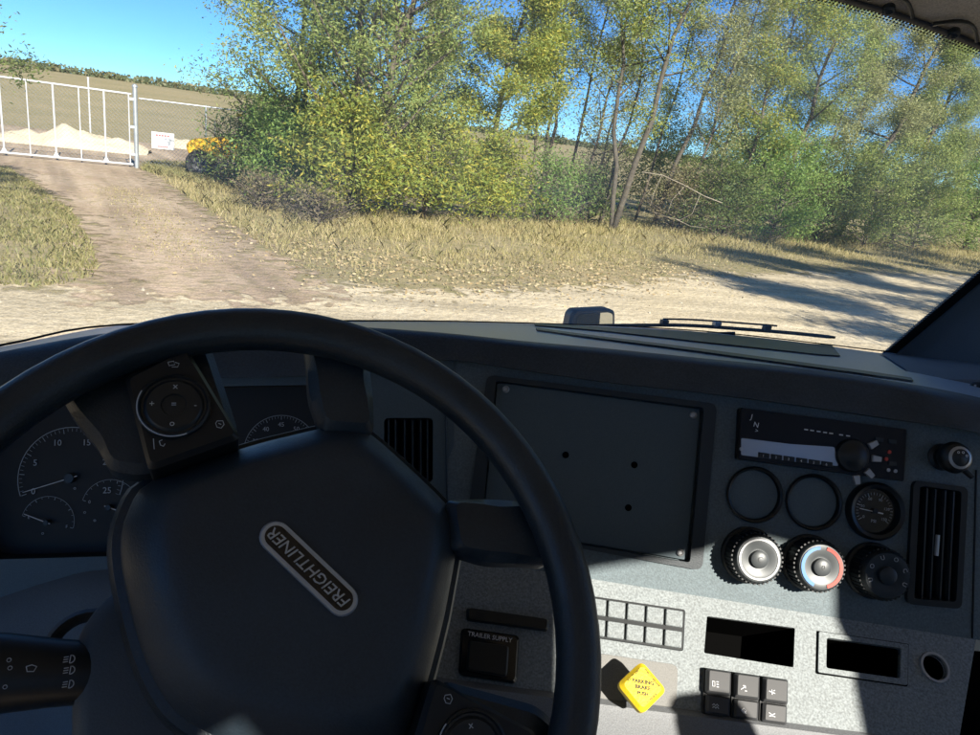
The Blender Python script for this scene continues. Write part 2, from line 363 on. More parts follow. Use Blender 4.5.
def blades(pts, h, wd, rng, lean=1.1):
    n = len(pts); ang = rng.uniform(0, 2*np.pi, n); hh = h*rng.uniform(.45, 1.25, n); z = terrain(pts[:, 0], pts[:, 1])
    base = np.column_stack([pts, z-.01]); w = wd*rng.uniform(.6, 1.4, n)
    sx = np.cos(ang)*w; sy = np.sin(ang)*w; la = rng.uniform(0, 2*np.pi, n); ll = hh*lean*rng.uniform(.1, 1, n)
    mid = base+np.column_stack([np.cos(la)*ll*.35, np.sin(la)*ll*.35, hh*.6]); tip = base+np.column_stack([np.cos(la)*ll, np.sin(la)*ll, hh])
    S = np.column_stack([sx, sy, 0*sx])
    V = np.stack([base-S, base+S, mid+S*.7, tip, mid-S*.7], 1).reshape(-1, 3)
    return V, np.arange(5*n).reshape(-1, 5)
GRASS = leaf_mat('verge_grass', [(.56, .46, .25), (.47, .38, .18), (.32, .30, .11), (.62, .52, .30), (.26, .26, .085), (.52, .42, .21), (.36, .32, .13)], .35)
GREENG = leaf_mat('green_grass', [(.20, .20, .07), (.36, .31, .14), (.17, .19, .06), (.40, .34, .17), (.30, .27, .11)], .3)
LITTER = leaf_mat('leaf_litter', [(.46, .36, .20), (.36, .26, .14), (.48, .40, .24), (.28, .21, .11)], .1)
def verge():
    p = in_poly(VERGE, 95000, rng); sd = seg_dist(p, ROAD); dl = -sd       # distance from road
    keep = rng.uniform(size=len(p)) < np.clip(.05+dl/3.5, 0, 1)*np.clip(.75+.6*np.sin(p[:, 0]*1.1+np.sin(p[:, 1]*.9)*1.6), .25, 1); p = p[keep]; dl = dl[keep]
    V, F = blades(p, np.clip(.05+dl*.03, .04, .24)*rng.uniform(.5, 1.3, len(p)), .0075, rng)
    tag(raw('verge_grass', V, F, GRASS), 'tan and green tall dry grass along the foot of the trees', 'grass', None, 'stuff')
    p = in_poly(LEFTG, 26000, rng); p = p[(np.sin(p[:, 0]*1.9+np.sin(p[:, 1]*1.3)*1.4)+np.sin(p[:, 1]*2.3+p[:, 0])) > rng.uniform(-2.2, .9, len(p))]; V, F = blades(p, .09, .012, rng)
    tag(raw('short_grass', V, F, GREENG), 'short patchy grass left of the dirt drive', 'grass', None, 'stuff')
    strip = gpoly([(230, 230), (300, 262), (345, 282), (420, 291), (500, 292), (600, 288), (665, 281), (705, 275), (705, 262), (600, 268), (500, 270), (400, 262), (300, 236), (240, 215)])
    p = in_poly(strip, 3200, rng)+rng.normal(size=(3200, 2))*.8; C = np.column_stack([p, rng.uniform(.012, .06, len(p))]); V, F = cards(C, .034, .6, rng, up=.7)
    tag(raw('leaf_litter', V, F, LITTER), 'brown fallen leaves along the edge of the gravel road', 'leaves', None, 'stuff')
    # mown strip on the drive between the wheel tracks and bright green at the gate
    mid = gpoly([(105, 188), (130, 188), (185, 235), (215, 262), (165, 262), (150, 230)])
    p = in_poly(mid, 2600, rng)+rng.normal(size=(2600, 2))*.35; V, F = blades(p, .05, .012, rng)
    tag(raw('track_grass', V, F, GRASS), 'thin dry grass between the wheel tracks of the dirt drive', 'grass', None, 'stuff')
    gr = gpoly([(140, 170), (200, 186), (225, 180), (200, 166), (150, 164)]); p = in_poly(gr, 7000, rng); V, F = blades(p, .22, .02, rng)
    tag(raw('gate_grass', V, F, GREENG), 'bright green grass to the right of the gate post', 'grass', None, 'stuff')
    # stones on the road
    n = 2600; q = in_poly(ROAD, 26000, rng); q = q[(q[:, 1] > 6)][:n]; s = rng.gamma(2., .0065, len(q))+.006
    V0 = np.array([(1, 0, 0), (0, 1, 0), (-1, 0, 0), (0, -1, 0), (0, 0, .8)]); F0 = np.array([(0, 1, 4), (1, 2, 4), (2, 3, 4), (3, 0, 4)])
    a = rng.uniform(0, 6.28, len(q)); ca, sa = np.cos(a), np.sin(a)
    W = V0[None]*s[:, None, None]*rng.uniform(.6, 1.3, (len(q), 1, 3)); X = W[..., 0]*ca[:, None]-W[..., 1]*sa[:, None]; Y = W[..., 0]*sa[:, None]+W[..., 1]*ca[:, None]
    V = np.stack([X+q[:, :1], Y+q[:, 1:], W[..., 2]+.008], -1).reshape(-1, 3); F = (F0[None]+5*np.arange(len(q))[:, None, None]).reshape(-1, 3)
    tag(raw('gravel_stones', V, F, mat('stone', (.45, .39, .29), .9, var=.3)), 'loose small stones scattered over the gravel road', 'stones', None, 'stuff')
verge()
# ================================================================== trees
BARK = mat('bark', (.13, .105, .08), .95, var=.35, vscale=6, bump=.8, bscale=30)
BARKP = mat('pale_bark', (.36, .31, .24), .95, var=.25, vscale=6, bump=.6, bscale=30)
OLIVE = leaf_mat('olive_leaves', [(0.204, 0.282, 0.079), (0.306, 0.376, 0.101), (0.163, 0.235, 0.067), (0.388, 0.422, 0.134), (0.245, 0.329, 0.09), (0.49, 0.493, 0.18)])
GREENL = leaf_mat('green_leaves', [(0.154, 0.265, 0.067), (0.221, 0.353, 0.089), (0.287, 0.42, 0.11), (0.132, 0.221, 0.067), (0.375, 0.463, 0.132)])
YELLOW = leaf_mat('yellow_green_leaves', [(0.217, 0.316, 0.067), (0.333, 0.384, 0.083), (0.451, 0.434, 0.083), (0.634, 0.517, 0.083), (0.267, 0.333, 0.083), (0.184, 0.267, 0.067)])
GREYL = leaf_mat('dusty_leaves', [(0.262, 0.28, 0.115), (0.343, 0.366, 0.154), (0.424, 0.408, 0.192), (0.202, 0.236, 0.096), (0.484, 0.494, 0.23)])
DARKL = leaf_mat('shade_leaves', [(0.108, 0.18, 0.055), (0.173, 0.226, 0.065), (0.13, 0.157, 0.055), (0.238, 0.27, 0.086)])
BROWNL = leaf_mat('brush', [(0.21, 0.168, 0.098), (0.28, 0.224, 0.126), (0.14, 0.126, 0.056), (0.182, 0.182, 0.07)], .2)
def bez(a, b, c, n=6): return [a*(1-t)**2+b*2*t*(1-t)+c*t*t for t in (i/n for i in range(n+1))]
def branchy(seed, H, tr, lean, cb, spread, nlimb, flat=.0, fork=0):
    """skeleton: trunk, limbs, twigs. returns wood MB and twig sample points (local)"""
    rg = random.Random(seed); mb = MB(); pts = []
    def trunk(base, top, r):
        n = 9; path = []
        for i in range(n+1):
            t = i/n; b = base.lerp(top, t); k = math.sin(t*math.pi)
            path.append(b+Vector((rg.uniform(-1, 1), rg.uniform(-1, 1), 0))*.035*H*k*.35)
        mb.tube(path, [r*(1-.86*i/n)+.006 for i in range(n+1)], 7); return path
    tops = [Vector((lean[0], lean[1], H))]
    for k in range(fork): tops.append(Vector((lean[0]+rg.uniform(-.25, .25)*H, lean[1]+rg.uniform(-.2, .2)*H, H*rg.uniform(.75, .97))))
    for ti, top in enumerate(tops):
        path = trunk(Vector((0, 0, -.1)) if ti == 0 else Vector((rg.uniform(-.12, .12), rg.uniform(-.12, .12), -.1)), top, tr*(1 if ti == 0 else .8))
        for i in range(nlimb):
            t = cb+(1-cb)*(i+rg.random()*.8)/nlimb; q = t*(len(path)-1); i0 = min(int(q), len(path)-2); p0 = path[i0].lerp(path[i0+1], q-i0)
            az = i*2.4+rg.uniform(-.5, .5)+ti; ln = spread*(1.05-.6*(t-cb)/(1-cb+.01))*rg.uniform(.55, 1.1); el = rg.uniform(.15, .85)*(1-flat)
            d = Vector((math.cos(az)*math.cos(el), math.sin(az)*math.cos(el), math.sin(el)))
            p2 = p0+d*ln+Vector((0, 0, .18*ln)); p1 = p0+d*ln*.5+Vector((0, 0, .12*ln*rg.uniform(-.5, 1)))
            lp = bez(p0, p1, p2, 5); r0 = tr*.42*(1.1-t)+.008
            mb.tube(lp, [r0*(1-.85*k/5)+.003 for k in range(6)], 5)
            for k in range(7):
                s = .25+.75*(k+rg.random())/7; q = s*5; j0 = min(int(q), 4); b0 = lp[j0].lerp(lp[j0+1], q-j0)
                dd = (d+Vector((rg.uniform(-1, 1), rg.uniform(-1, 1), rg.uniform(-.5, .8)))*.9).normalized(); l2 = ln*rg.uniform(.18, .42)
                b1 = b0+dd*l2; mb.tube([b0, b0.lerp(b1, .5)+Vector((0, 0, .03)), b1], [.008, .006, .003], 3, False)
                pts += [b0.lerp(b1, x) for x in (.35, .6, .8, 1.)]
    return mb, np.array([tuple(p) for p in pts])
def wood_obj(mb, name, m, parent):
    V = np.array([tuple(p) for p in mb.v]); me = bpy.data.meshes.new(name); me.from_pydata(V.tolist(), [], mb.f); me.update(); me.shade_smooth(); me.materials.append(m)
    o = bpy.data.objects.new(name, me); scene.collection.objects.link(o); o.parent = parent; WL[o.name] = WL[parent.name].copy(); return o
TREE_N = [0]; LEAF_K = 3.7
def tree(name, label, base, H, tr=.1, lean=(0, 0), cb=.25, spread=2.2, nlimb=14, nleaf=9000, lm=None, leaf=.06, sig=.22, fork=0, flat=0., wood=None, cat='tree', group=None, drop=.0, asp=.36):
    TREE_N[0] += 1; sd = TREE_N[0]*17+3; rg = np.random.default_rng(sd)
    x, y = base; root = thing(name, label, cat, (x, y, float(terrain(x, y))), group)
    mb, pts = branchy(sd, H, tr, lean, cb, spread, nlimb, flat, fork)
    wood_obj(mb, 'trunk' if cat == 'tree' else 'stems', wood or BARK, root)
    if nleaf:
        if cat == 'tree': nleaf = int(nleaf*LEAF_K); sig *= 1.15; leaf *= .82
        wgt = rg.gamma(.5, 1., len(pts)); wgt /= wgt.sum()
        C = pts[rg.choice(len(pts), nleaf, p=wgt)]+rg.normal(size=(nleaf, 3))*sig*np.array([1, 1, .75])
        C = C[C[:, 2] > .02]; V, F = cards(C, leaf, asp, rg, up=.25)
        raw('crown' if cat == 'tree' else 'foliage', V, F, lm or OLIVE, root)
    return root
def gb(x, y): g = G(x, y); return (g.x, g.y)
TG = 'trees along the far side of the road'; BG = 'bushes at the foot of the trees'
tree('broad_tree', 'broad bushy olive green tree right of the rounded olive tree', gb(348, 214), 9.8, .16, (.1, .3), .12, 3.9, 26, 14000, OLIVE, .075, .26, fork=2, group=TG)
tree('leafy_tree', 'rounded olive tree at the left end of the tree line, above the tractor', gb(292, 200), 8.6, .13, (.2, .3), .16, 3.1, 20, 9000, OLIVE, .075, .26, fork=1, group=TG)
tree('leafy_tree', 'pale barked tree rising behind the broad bushy tree', gb(405, 200), 11.5, .14, (.6, .2), .3, 2.6, 16, 11000, GREYL, .07, .26, group=TG)
tree('leafy_tree', 'bright green full-crowned tree left of the slender bare-trunked trees', gb(478, 214), 9.0, .13, (1.0, .2), .3, 2.3, 18, 15000, YELLOW, .075, .25, group=TG)
tree('slender_tree', 'slender dark forked tree, first of the thin trunks', gb(537, 214), 10.5, .085, (.5, .1), .42, 1.7, 12, 2600, OLIVE, .065, .2, fork=1, group=TG)
tree('slender_tree', 'thin dark-trunked sparse tree beside the forked slender tree', gb(562, 214), 11.0, .075, (.9, .3), .45, 1.6, 12, 2600, GREYL, .065, .2, group=TG)
tree('slender_tree', 'straight young tree with thin crown behind the thin trunks', gb(590, 205), 11.5, .07, (1.2, 0), .4, 1.8, 14, 3800, GREYL, .065, .22, group=TG)
tree('leaning_tree', 'thick double-trunked tree leaning right in the middle of the tree line', gb(612, 231), 12.0, .12, (2.0, .3), .42, 2.3, 13, 4500, OLIVE, .07, .24, fork=1, group=TG, wood=mat('grey_bark', (.10, .085, .065), .95, var=.3, vscale=6, bump=.8, bscale=30))
tree('leaning_tree', 'tall tree leaning right behind the pale broken branch', gb(652, 228), 12.5, .10, (2.4, .2), .42, 2.3, 13, 4200, GREYL, .07, .24, group=TG, wood=MATS['grey_bark'])
tree('leafy_tree', 'yellow-tinged tree with drooping crown right of the leaning trees', gb(722, 236), 10.0, .10, (1.2, 0), .28, 2.5, 16, 6500, YELLOW, .07, .26, group=TG)
tree('leafy_tree', 'dense green tree above the shaded grass of the verge', gb(768, 238), 11.5, .12, (1.4, .2), .32, 2.7, 17, 8500, OLIVE, .07, .26, group=TG)
tree('leaning_tree', 'dark tree leaning right with pale upper limbs near the windshield corner', gb(835, 238), 12.5, .16, (3.4, 0), .34, 3.0, 16, 12000, GREYL, .07, .28, group=TG, wood=MATS['grey_bark'])
tree('leafy_tree', 'dusty green tree with a wide low crown toward the right pillar', gb(890, 243), 11.5, .14, (1.5, .5), .2, 3.2, 20, 18000, OLIVE, .07, .28, group=TG)
tree('leafy_tree', 'rightmost leafy tree, partly behind the windshield pillar', gb(965, 246), 12.0, .15, (1.0, 0), .18, 3.3, 20, 18000, GREYL, .07, .28, group=TG)
tree('leafy_tree', 'hazy tree seen through the gap behind the leaning trees', gb(700, 205), 12.5, .10, (.8, 0), .35, 2.8, 13, 4000, GREYL, .08, .3, group=TG)
tree('leafy_tree', 'hazy tree standing behind the dense green tree', gb(830, 216), 14.0, .13, (.8, 0), .3, 3.4, 16, 10000, GREYL, .08, .3, group=TG)
tree('leafy_tree', 'hazy tree in the second row near the right pillar', gb(930, 224), 14.0, .13, (.8, 0), .25, 3.4, 16, 12000, OLIVE, .08, .3, group=TG)
tree('leafy_tree', 'hazy tree far behind the slender trunks', gb(520, 178), 13.0, .12, (.5, 0), .4, 2.6, 12, 3500, GREYL, .09, .3, group=TG)
for k, (x, y, h, ln, n_) in enumerate([(524, 212, 10, .3, 1500), (578, 222, 10.5, 1.0, 1500), (598, 226, 11.5, 1.3, 2000), (634, 222, 12, 1.6, 2200), (676, 232, 11.5, 1.9, 2600), (700, 226, 12, 1.5, 2600), (742, 232, 12, 1.6, 3000), (792, 236, 12, 2.0, 3500), (868, 240, 12.5, 2.2, 4500)]):
    tree('slender_tree', ['slim dark tree just left of the forked slender tree', 'slim upright tree behind the dark bush', 'slim grey tree just left of the double trunk', 'slim tree between the double trunk and the tall leaning tree', 'slim tree rising above the grey twiggy bush', 'slim tree left of the yellow-tinged tree', 'slim tree between yellow-tinged and dense green trees', 'slim tree right of the dense green tree', 'slim tree left of the tree with the wide low crown'][k], gb(x, y), h, .055, (ln, .2), .22, 1.7, 17, int(n_*1.3), (OLIVE, GREYL, YELLOW)[k % 3], .07, .24, group=TG)
# trees that stand right of the picture and throw their shadows over the road
for k, (x, y, h) in enumerate([(12.4, 6.6, 8.5), (15.2, 10.4, 10), (18.6, 14.0, 11), (21.5, 19.0, 11.5), (17.6, 8.6, 11), (24.5, 22.5, 12)]):
    tree('roadside_tree', ['nearest', 'second', 'third', 'fourth', 'tallest near', 'farthest'][k]+' of the roadside trees outside the right window, shading the road', (x, y), h, .13, (.3, 0),   .22, 2.9, 16, 5000, OLIVE, .1, .26, group='roadside trees right of the truck')
tree('small_tree', 'small tree at the left edge with thin branches over the gate', (-11.35, 14.6), 5.2, .08, (.1, 0), .4, 1.9, 12, 1100, DARKL, .06, .16, group=TG)
# undergrowth
def bush(label, px, H, spread, nleaf, lm, leaf=.065, name='bush', sig=.2, wood=None):
    return tree(name, label, gb(*px), H, .03, (0, 0), .03, spread, 18, int(nleaf*1.35), lm, leaf*1.0, sig*1.15, fork=2, flat=.45, cat='bush', group=BG, wood=wood)
bush('dark green bush in front of the yellow tractor, leftmost of the bushes', (262, 192), 2.6, 1.6, 7000, DARKL, .07)
bush('small feathery bush overhanging the tractor wheel', (230, 186), 2.4, 1.1, 1100, GREENL, .06)
bush('green drooping bush beside the tractor, next to the leftmost', (285, 203), 3.0, 1.9, 9000, GREENL, .07)
bush('yellow-green bush below the broad bushy tree', (345, 218), 3.1, 1.9, 11000, YELLOW, .07)
bush('bright yellow-leaved bush between broad tree and bright green tree', (425, 219), 3.4, 2.0, 11000, YELLOW, .07)
bush('yellow-tipped bush below the bright green tree', (492, 221), 3.0, 1.6, 8000, YELLOW, .065)
bush('sparse brown-green bush at the foot of the slender trunks', (548, 224), 2.4, 1.5, 3200, GREENL, .06)
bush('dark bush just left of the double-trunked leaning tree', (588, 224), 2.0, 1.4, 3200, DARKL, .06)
bush('grey twiggy bush under the pale broken branch', (672, 232), 2.3, 1.7, 3000, BROWNL, .05)
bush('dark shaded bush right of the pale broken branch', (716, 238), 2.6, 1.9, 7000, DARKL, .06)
bush('green bush below the dense green tree', (768, 242), 4.0, 2.3, 12000, GREENL, .06)
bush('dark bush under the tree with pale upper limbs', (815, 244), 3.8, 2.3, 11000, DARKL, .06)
bush('dusty green bush in the shade left of the wide low crown', (862, 247), 4.2, 2.5, 13000, OLIVE, .06)
bush('olive bush below the tree with the wide low crown', (912, 250), 4.0, 2.5, 12000, OLIVE, .06)
bush('bush nearest the windshield pillar', (962, 252), 4.2, 2.5, 12000, GREENL, .06)
bush('low brown brush at the left end of the tree line', (262, 210), .9, 1.0, 900, BROWNL, .05)
bush('low brown brush before the yellow-green bush', (318, 224), .8, 1.1, 900, BROWNL, .05)
for k, (x, y, h) in enumerate([(600, 205, 4.2), (655, 212, 4.6), (705, 215, 5.0), (745, 218, 4.6), (795, 222, 5.2), (845, 224, 4.8), (895, 226, 5.4), (945, 228, 5.0)]):
    bush(['pale tall shrub in the gap behind the double-trunked tree', 'tall dusty shrub behind the pale broken branch', 'tall shrub behind the yellow-tinged tree', 'tall olive shrub between yellow-tinged and dense green trees', 'tall shrub in the back row behind the dense green tree', 'tall shrub in the back row behind the dark leaning tree', 'tall shrub in the back row behind the wide low crown', 'tall shrub in the back row nearest the right pillar'][k], (x, y), h, 2.4, 7000 if k else 3500, (GREYL, OLIVE, GREENL)[k % 3], .075, 'tall_shrub', .28)
# a pale broken branch hanging at the foot of the trees
def broken_branch():
    fr = Frame(T(0, 0, 0), (1, 0, 0), (0, -1, 0)); d = 25.6
    root = thing('broken_branch', 'pale bare broken branch lying against the leaning trees', 'branch', P(690, 235, d))
    def tb(pp, r0, r1):
        path = [P(x, y, d+.2*i) for i, (x, y) in enumerate(pp)]
        k = len(path); m_ = MB(); fine = []
        for i in range(k-1): fine += [path[i].lerp(path[i+1], t/3) for t in range(3)]
        fine.append(path[-1]); n = len(fine)
        return m_.tube(fine, [r0+(r1-r0)*i/(n-1) for i in range(n)], 6)
    tb([(642, 172), (662, 175), (684, 185), (704, 196), (722, 203)], .011, .018).build('limb', BARKP, root, 60)
    for pp in [[(700, 195), (692, 214), (680, 220), (664, 216), (655, 212)], [(676, 219), (690, 226), (705, 228)], [(684, 187), (672, 200), (668, 212)], [(662, 175), (655, 190), (650, 206)]]:
        tb(pp, .009, .005).build('twig', BARKP, root, 60)
broken_branch()
# far wood on the hill crest (a mass nobody could count)
def far_wood():
    n = 3600; a = rng.uniform(R(-60), R(60), n); d = rng.uniform(205, 300, n); x = np.sin(a)*d; y = np.cos(a)*d
    base = np.column_stack([x, y, terrain(x, y)]); m = 16
    r = rng.uniform(1.2, 3.0, n); h = rng.uniform(.6, 1.2, n)
    off = rng.normal(size=(n, m, 3)); off /= np.linalg.norm(off, axis=2)[..., None]
    C = (base[:, None, :]+off*np.stack([r, r, h], 1)[:, None, :]*.8+np.array([0, 0, 1.])*h[:, None, None]*.9).reshape(-1, 3)
    V, F = cards(C, .42, .8, rng); tag(raw('far_wood', V, F, leaf_mat('far_leaves', [(.08, .11, .055), (.11, .14, .07), (.15, .16, .075), (.20, .16, .08)], .2)), 'dark green wood along the crest of the hill', 'wood', None, 'stuff')
far_wood()
# ================================================================== gate, fence, sign, piles, tractor
WHITE = mat('white_paint', (.54, .55, .56), .45, var=.06, vscale=4); GALV = mat('galvanised', (.45, .48, .50), .45, .6, var=.12, vscale=6)
GA, GB = T(-9.6, 31.2, -EYE), T(-4.02, 31.5, -EYE)
def wires(A, B, z0, z1, step, r):
    mb = MB(); L_ = (B-A).length; d = (B-A)/L_; H = z1-z0; n = int((L_+H)/step)
    for k in range(n):
        for sgn in (1, -1):
            s0 = -H+k*step if sgn > 0 else k*step
            t0, t1 = s0, s0+H*sgn; za, zb = z0, z1
            lo, hi = (t0, t1) if t0 < t1 else (t1, t0)
            def at(t): return A+d*t+Vector((0, 0, z0+(t-t0)/(t1-t0)*H))
            a, b = max(lo, 0), min(hi, L_)
            if b-a < .05: continue
            mb.tube([at(a), at(b)], r, 3, False)
    return mb
def gate():
    A, B = GA, GB; d = (B-A).normalized(); L_ = (B-A).length
    g = thing('pipe_gate', 'white pipe gate with chain-link mesh closing the dirt drive', 'gate', A)
    H0, H1 = .12, 2.72
    z = lambda t: Vector((0, 0, t))
    MB().tube([A+z(H1), B+z(H1-.05)], .036, 8).build('rail', WHITE, g, 60); MB().tube([A+z(H0), B+z(H0)], .04, 8).build('rail', WHITE, g, 60)
    for i in range(8):
        t = L_-.1-i*.82
        if t < -3: break
        p = A+d*t; r = .034 if i % 2 else .022
        MB().tube([p+z(H0), p+z(H1-.02)], r, 8).build('upright', WHITE, g, 60)
        if i % 2:
            MB().add([p+z(.36)-TY*.03, p+z(.15)-d*.1-TY*.03, p+z(.15)+d*.1-TY*.03, p+z(.36)+TY*.02, p+z(.15)-d*.1+TY*.02, p+z(.15)+d*.1+TY*.02], [(0, 1, 2), (3, 5, 4), (0, 3, 4, 1), (1, 4, 5, 2), (2, 5, 3, 0)]).build('gusset', WHITE, g)
    wires(A+TY*.06, B+TY*.06, H0, H1, .14, .004).build('chain_link', GALV, g)['kind'] = 'stuff'
    p = thing('gate_post', 'thick galvanised post where the white gate meets the fence', 'post', B+d*.12)
    MB().tube([B+d*.12+z(-.2), B+d*.12+z(2.95)], .085, 10).build('post', GALV, p, 60); MB().lathe(Frame(B+d*.12+z(2.95), (1, 0, 0), (0, 0, 1)), 0, 0, [(.1, -.02), (.1, .03), (.06, .08), (.0, .1)], 10).build('cap', GALV, p, 60)
    for zz in (.5, 1.5, 2.5): MB().box(Frame(B+d*.0+z(zz), d, -TY), -.06, .16, -.05, .05, -.05, .07).build('hinge', GALV, p)
    # fence running on behind the bushes
    f0 = B+d*.25; f1 = B+TX*9+TY*1.0; fd = (f1-f0).normalized(); FL = (f1-f0).length
    fe = thing('chain_link_fence', 'galvanised chain-link fence running right from the gate post', 'fence', f0)
    MB().tube([f0+z(2.55), f1+z(2.55)], .028, 6).build('rail', GALV, fe, 60)
    for i in range(1, 5): q = f0+fd*(i*2.35); MB().tube([q+z(-.1), q+z(2.6)], .035, 8).build('post', GALV, fe, 60)
    wires(f0, f1, .05, 2.55, .14, .0045).build('chain_link', GALV, fe)['kind'] = 'stuff'
    # sign
    s0 = f0+fd*.35-TY*.05; fr = Frame(s0+z(.8), fd, -TY); sg = thing('fence_sign', 'white sign board hung on the chain-link fence', 'sign', s0+z(.6))
    bd = MB().box(fr, .06, .86, 0, .62, 0, .02).build('board', WHITE, sg)
    RED = mat('sign_red', (.5, .12, .12), .6); GREYI = mat('sign_grey', (.35, .36, .42), .6)
    for v, wd, m_ in ((.5, .5, RED), (.39, .6, GREYI), (.29, .45, GREYI), (.19, .55, GREYI), (.09, .35, RED)):
        for k in range(5): MB().box(fr, .46-wd/2+k*wd/5, .46-wd/2+k*wd/5+wd/7, v-.03, v+.03, .02, .023).build('print_mark', m_, bd)
    q = T(-7.6, 44, -EYE); tp = thing('far_post', 'thin pale post standing beyond the gate', 'post', q)
    MB().tube([q, q+z(3.25)], .04, 8).build('shaft', WHITE, tp, 60); MB().tube([q+z(3.2), q+z(3.3)], .055, 8).build('cap', WHITE, tp, 60)
gate()
def pile(label, c, L_, W, H, m, seed):
    rg = np.random.default_rng(seed); n, k = 40, 24; u, v = np.meshgrid(np.linspace(-1, 1, n), np.linspace(-1, 1, k), indexing='ij')
    prof = np.zeros_like(u)
    for _ in range(12):
        cu = rg.uniform(-.72, .72); prof = np.maximum(prof, (1-np.abs(cu)*.75)*rg.uniform(.7, .95)*np.clip(1-np.hypot((u-cu)/.5, (v+rg.uniform(-.15, .15))/.85), 0, 1)**.8)
    ph = rg.uniform(0, 6, 4); prof *= 1+.10*np.sin(u*9+ph[0])+.07*np.sin(u*17+v*6+ph[1])+.05*np.sin(v*13+ph[2])
    prof = prof**.8+rg.normal(size=u.shape)*.012*(prof > .02)
    O = Vector(c); X = O.x+u*L_*TX.x+v*W*TY.x; Y = O.y+u*L_*TX.y+v*W*TY.y; Z = terrain(X, Y)-.06+prof*H*1.35
    V = np.stack([X, Y, Z], -1).reshape(-1, 3)-np.array(c); i, j = np.meshgrid(np.arange(n-1), np.arange(k-1), indexing='ij')
    F = np.stack([i*k+j, (i+1)*k+j, (i+1)*k+j+1, i*k+j+1], -1).reshape(-1, 4)
    o = raw('dirt_pile', V, F, m, None, c); o.data.shade_smooth(); tag(o, label, 'dirt pile', 'piles of pale dirt beyond the fence'); return o
SAND = mat('pale_sand', (.62, .52, .36), .95, var=.15, vscale=1.2, bump=.8, bscale=6)
pile('long pale heap of dirt behind the white gate', tuple(G(74, 147)), 3.3, 1.7, .92, SAND, 3)
pile('small low heap of pale dirt right of the sign', tuple(G(190, 149)), 2.6, 1.4, .55, SAND, 5)
def tractor():
    YEL = mat('tractor_yellow', (.75, .42, .02), .4, var=.1, vscale=3); BLK = mat('tyre_rubber', (.025, .025, .025), .8); GRY = mat('machine_grey', (.12, .12, .12), .6)
    O = G(201, 176)-TX*.1; fr0 = Frame(O, TX, Vector((0, 0, 1))); side = Frame(O, TX, -TY)
    t = thing('yellow_tractor', 'yellow tractor half hidden behind the bushes', 'tractor', O)
    for (u, w, r) in ((.1, .75, .5), (.1, -.75, .5), (2.3, .8, .78), (2.3, -.8, .78)):
        f2 = Frame(O+TX*u-TY*w+Vector((0, 0, r)), TX, -TY*(1 if w > 0 else -1))
        wh = MB().lathe(f2, 0, 0, [(r*.55, .12), (r*.93, .15), (r, .08), (r, -.08), (r*.93, -.15), (r*.55, -.12)], 28, close=False).build('wheel', BLK, t, 40)
        MB().lathe(f2, 0, 0, [(r*.56, -.1), (r*.56, .1), (r*.3, .06), (r*.15, .12), (0, .12)], 20).build('rim', GRY, wh, 40)
        MB().lathe(f2, 0, 0, [(r*1.02, -.1), (r*1.02, .1)], 9, close=False).build('tread', BLK, wh)
    MB().prism(side, rounded([(-.3, .75), (1.4, .75), (1.5, 1.45), (1.3, 1.6), (-.2, 1.35), (-.42, 1.1)], .12), -.35, .35, .04).build('engine_hood', YEL, t, 30)
    MB().prism(side, rounded([(1.3, .6), (3.0, .7), (3.0, 1.35), (1.5, 1.4)], .08), -.45, .45, .03).build('rear_body', YEL, t, 30)
    for w in (-.62, .62): MB().prism(side, rounded([(1.7, 1.35), (2.9, 1.35), (2.7, 1.62), (1.95, 1.66)], .1), w-.17, w+.17).build('fender', YEL, t, 30)
    cabp = MB()
    for u in (1.5, 2.8):
        for w in (-.5, .5): cabp.tube([side.pt(u, 1.4, w), side.pt(u-.05, 2.35, w*.9)], .04, 6)
    cabp.build('roof_frame', GRY, t); MB().box(side, 1.35, 2.9, 2.35, 2.45, -.58, .58, .02).build('canopy', YEL, t)
    MB().box(side, 2.2, 2.6, 1.4, 1.55, -.25, .25, .03).build('seat', BLK, t); MB().tube([side.pt(.6, 1.5, .15), side.pt(.6, 2.1, .15)], .03, 8).build('exhaust', GRY, t)
tractor()
#%%INTERIOR
# ================================================================== truck shell: windshield, pillars, roof, doors, hood
def proj(p):
    d = p-CAM; z = d.dot(_f); return 490+FOC*d.dot(CR)/z, 367.5-FOC*d.dot(CU)/z
def catmull(pts, n):
    """dense Catmull-Rom through pts, n samples per span"""
    out = []; m = len(pts)
    for i in range(m-1):
        p0, p1, p2, p3 = pts[max(i-1, 0)], pts[i], pts[i+1], pts[min(i+2, m-1)]
        for k in range(n):
            t = k/n; out.append(.5*((2*p1)+(p2-p0)*t+(2*p0-5*p1+4*p2-p3)*t*t+(3*p1-p0-3*p2+p3)*t**3))
    out.append(pts[-1].copy()); return out
def closed_smooth(pts, n=3):
    q = [Vector(p) for p in pts]; m = len(q); out = []
    for i in range(m):
        p0, p1, p2, p3 = q[i-1], q[i], q[(i+1) % m], q[(i+2) % m]
        for k in range(n):
            t = k/n; r = .5*((2*p1)+(p2-p0)*t+(2*p0-5*p1+4*p2-p3)*t*t+(3*p1-p0-3*p2+p3)*t**3); out.append((r.x, r.y))
    return out
PLASTIC = mat('grey_dash_plastic', (.215, .243, .252), .62, var=.06, vscale=9, bump=.4, bscale=600, grain=.34, gscale=430, dust=0.12)
UPPER = mat('charcoal_dash_plastic', (.106, .143, .160), .6, var=.06, vscale=9, bump=.4, bscale=600, grain=.22, gscale=430, dust=0.1)
PADM = mat('shaded_dash_pad', (.030, .043, .056), .55, spec=.4, var=.08, vscale=10, bump=.5, bscale=500, grain=.25, gscale=420, dust=0.1)  # darker than the top: shade on the front roll is put into the colour
DARK = mat('dark_plastic', (.018, .027, .034), .5, bump=.25, bscale=700, grain=.15)
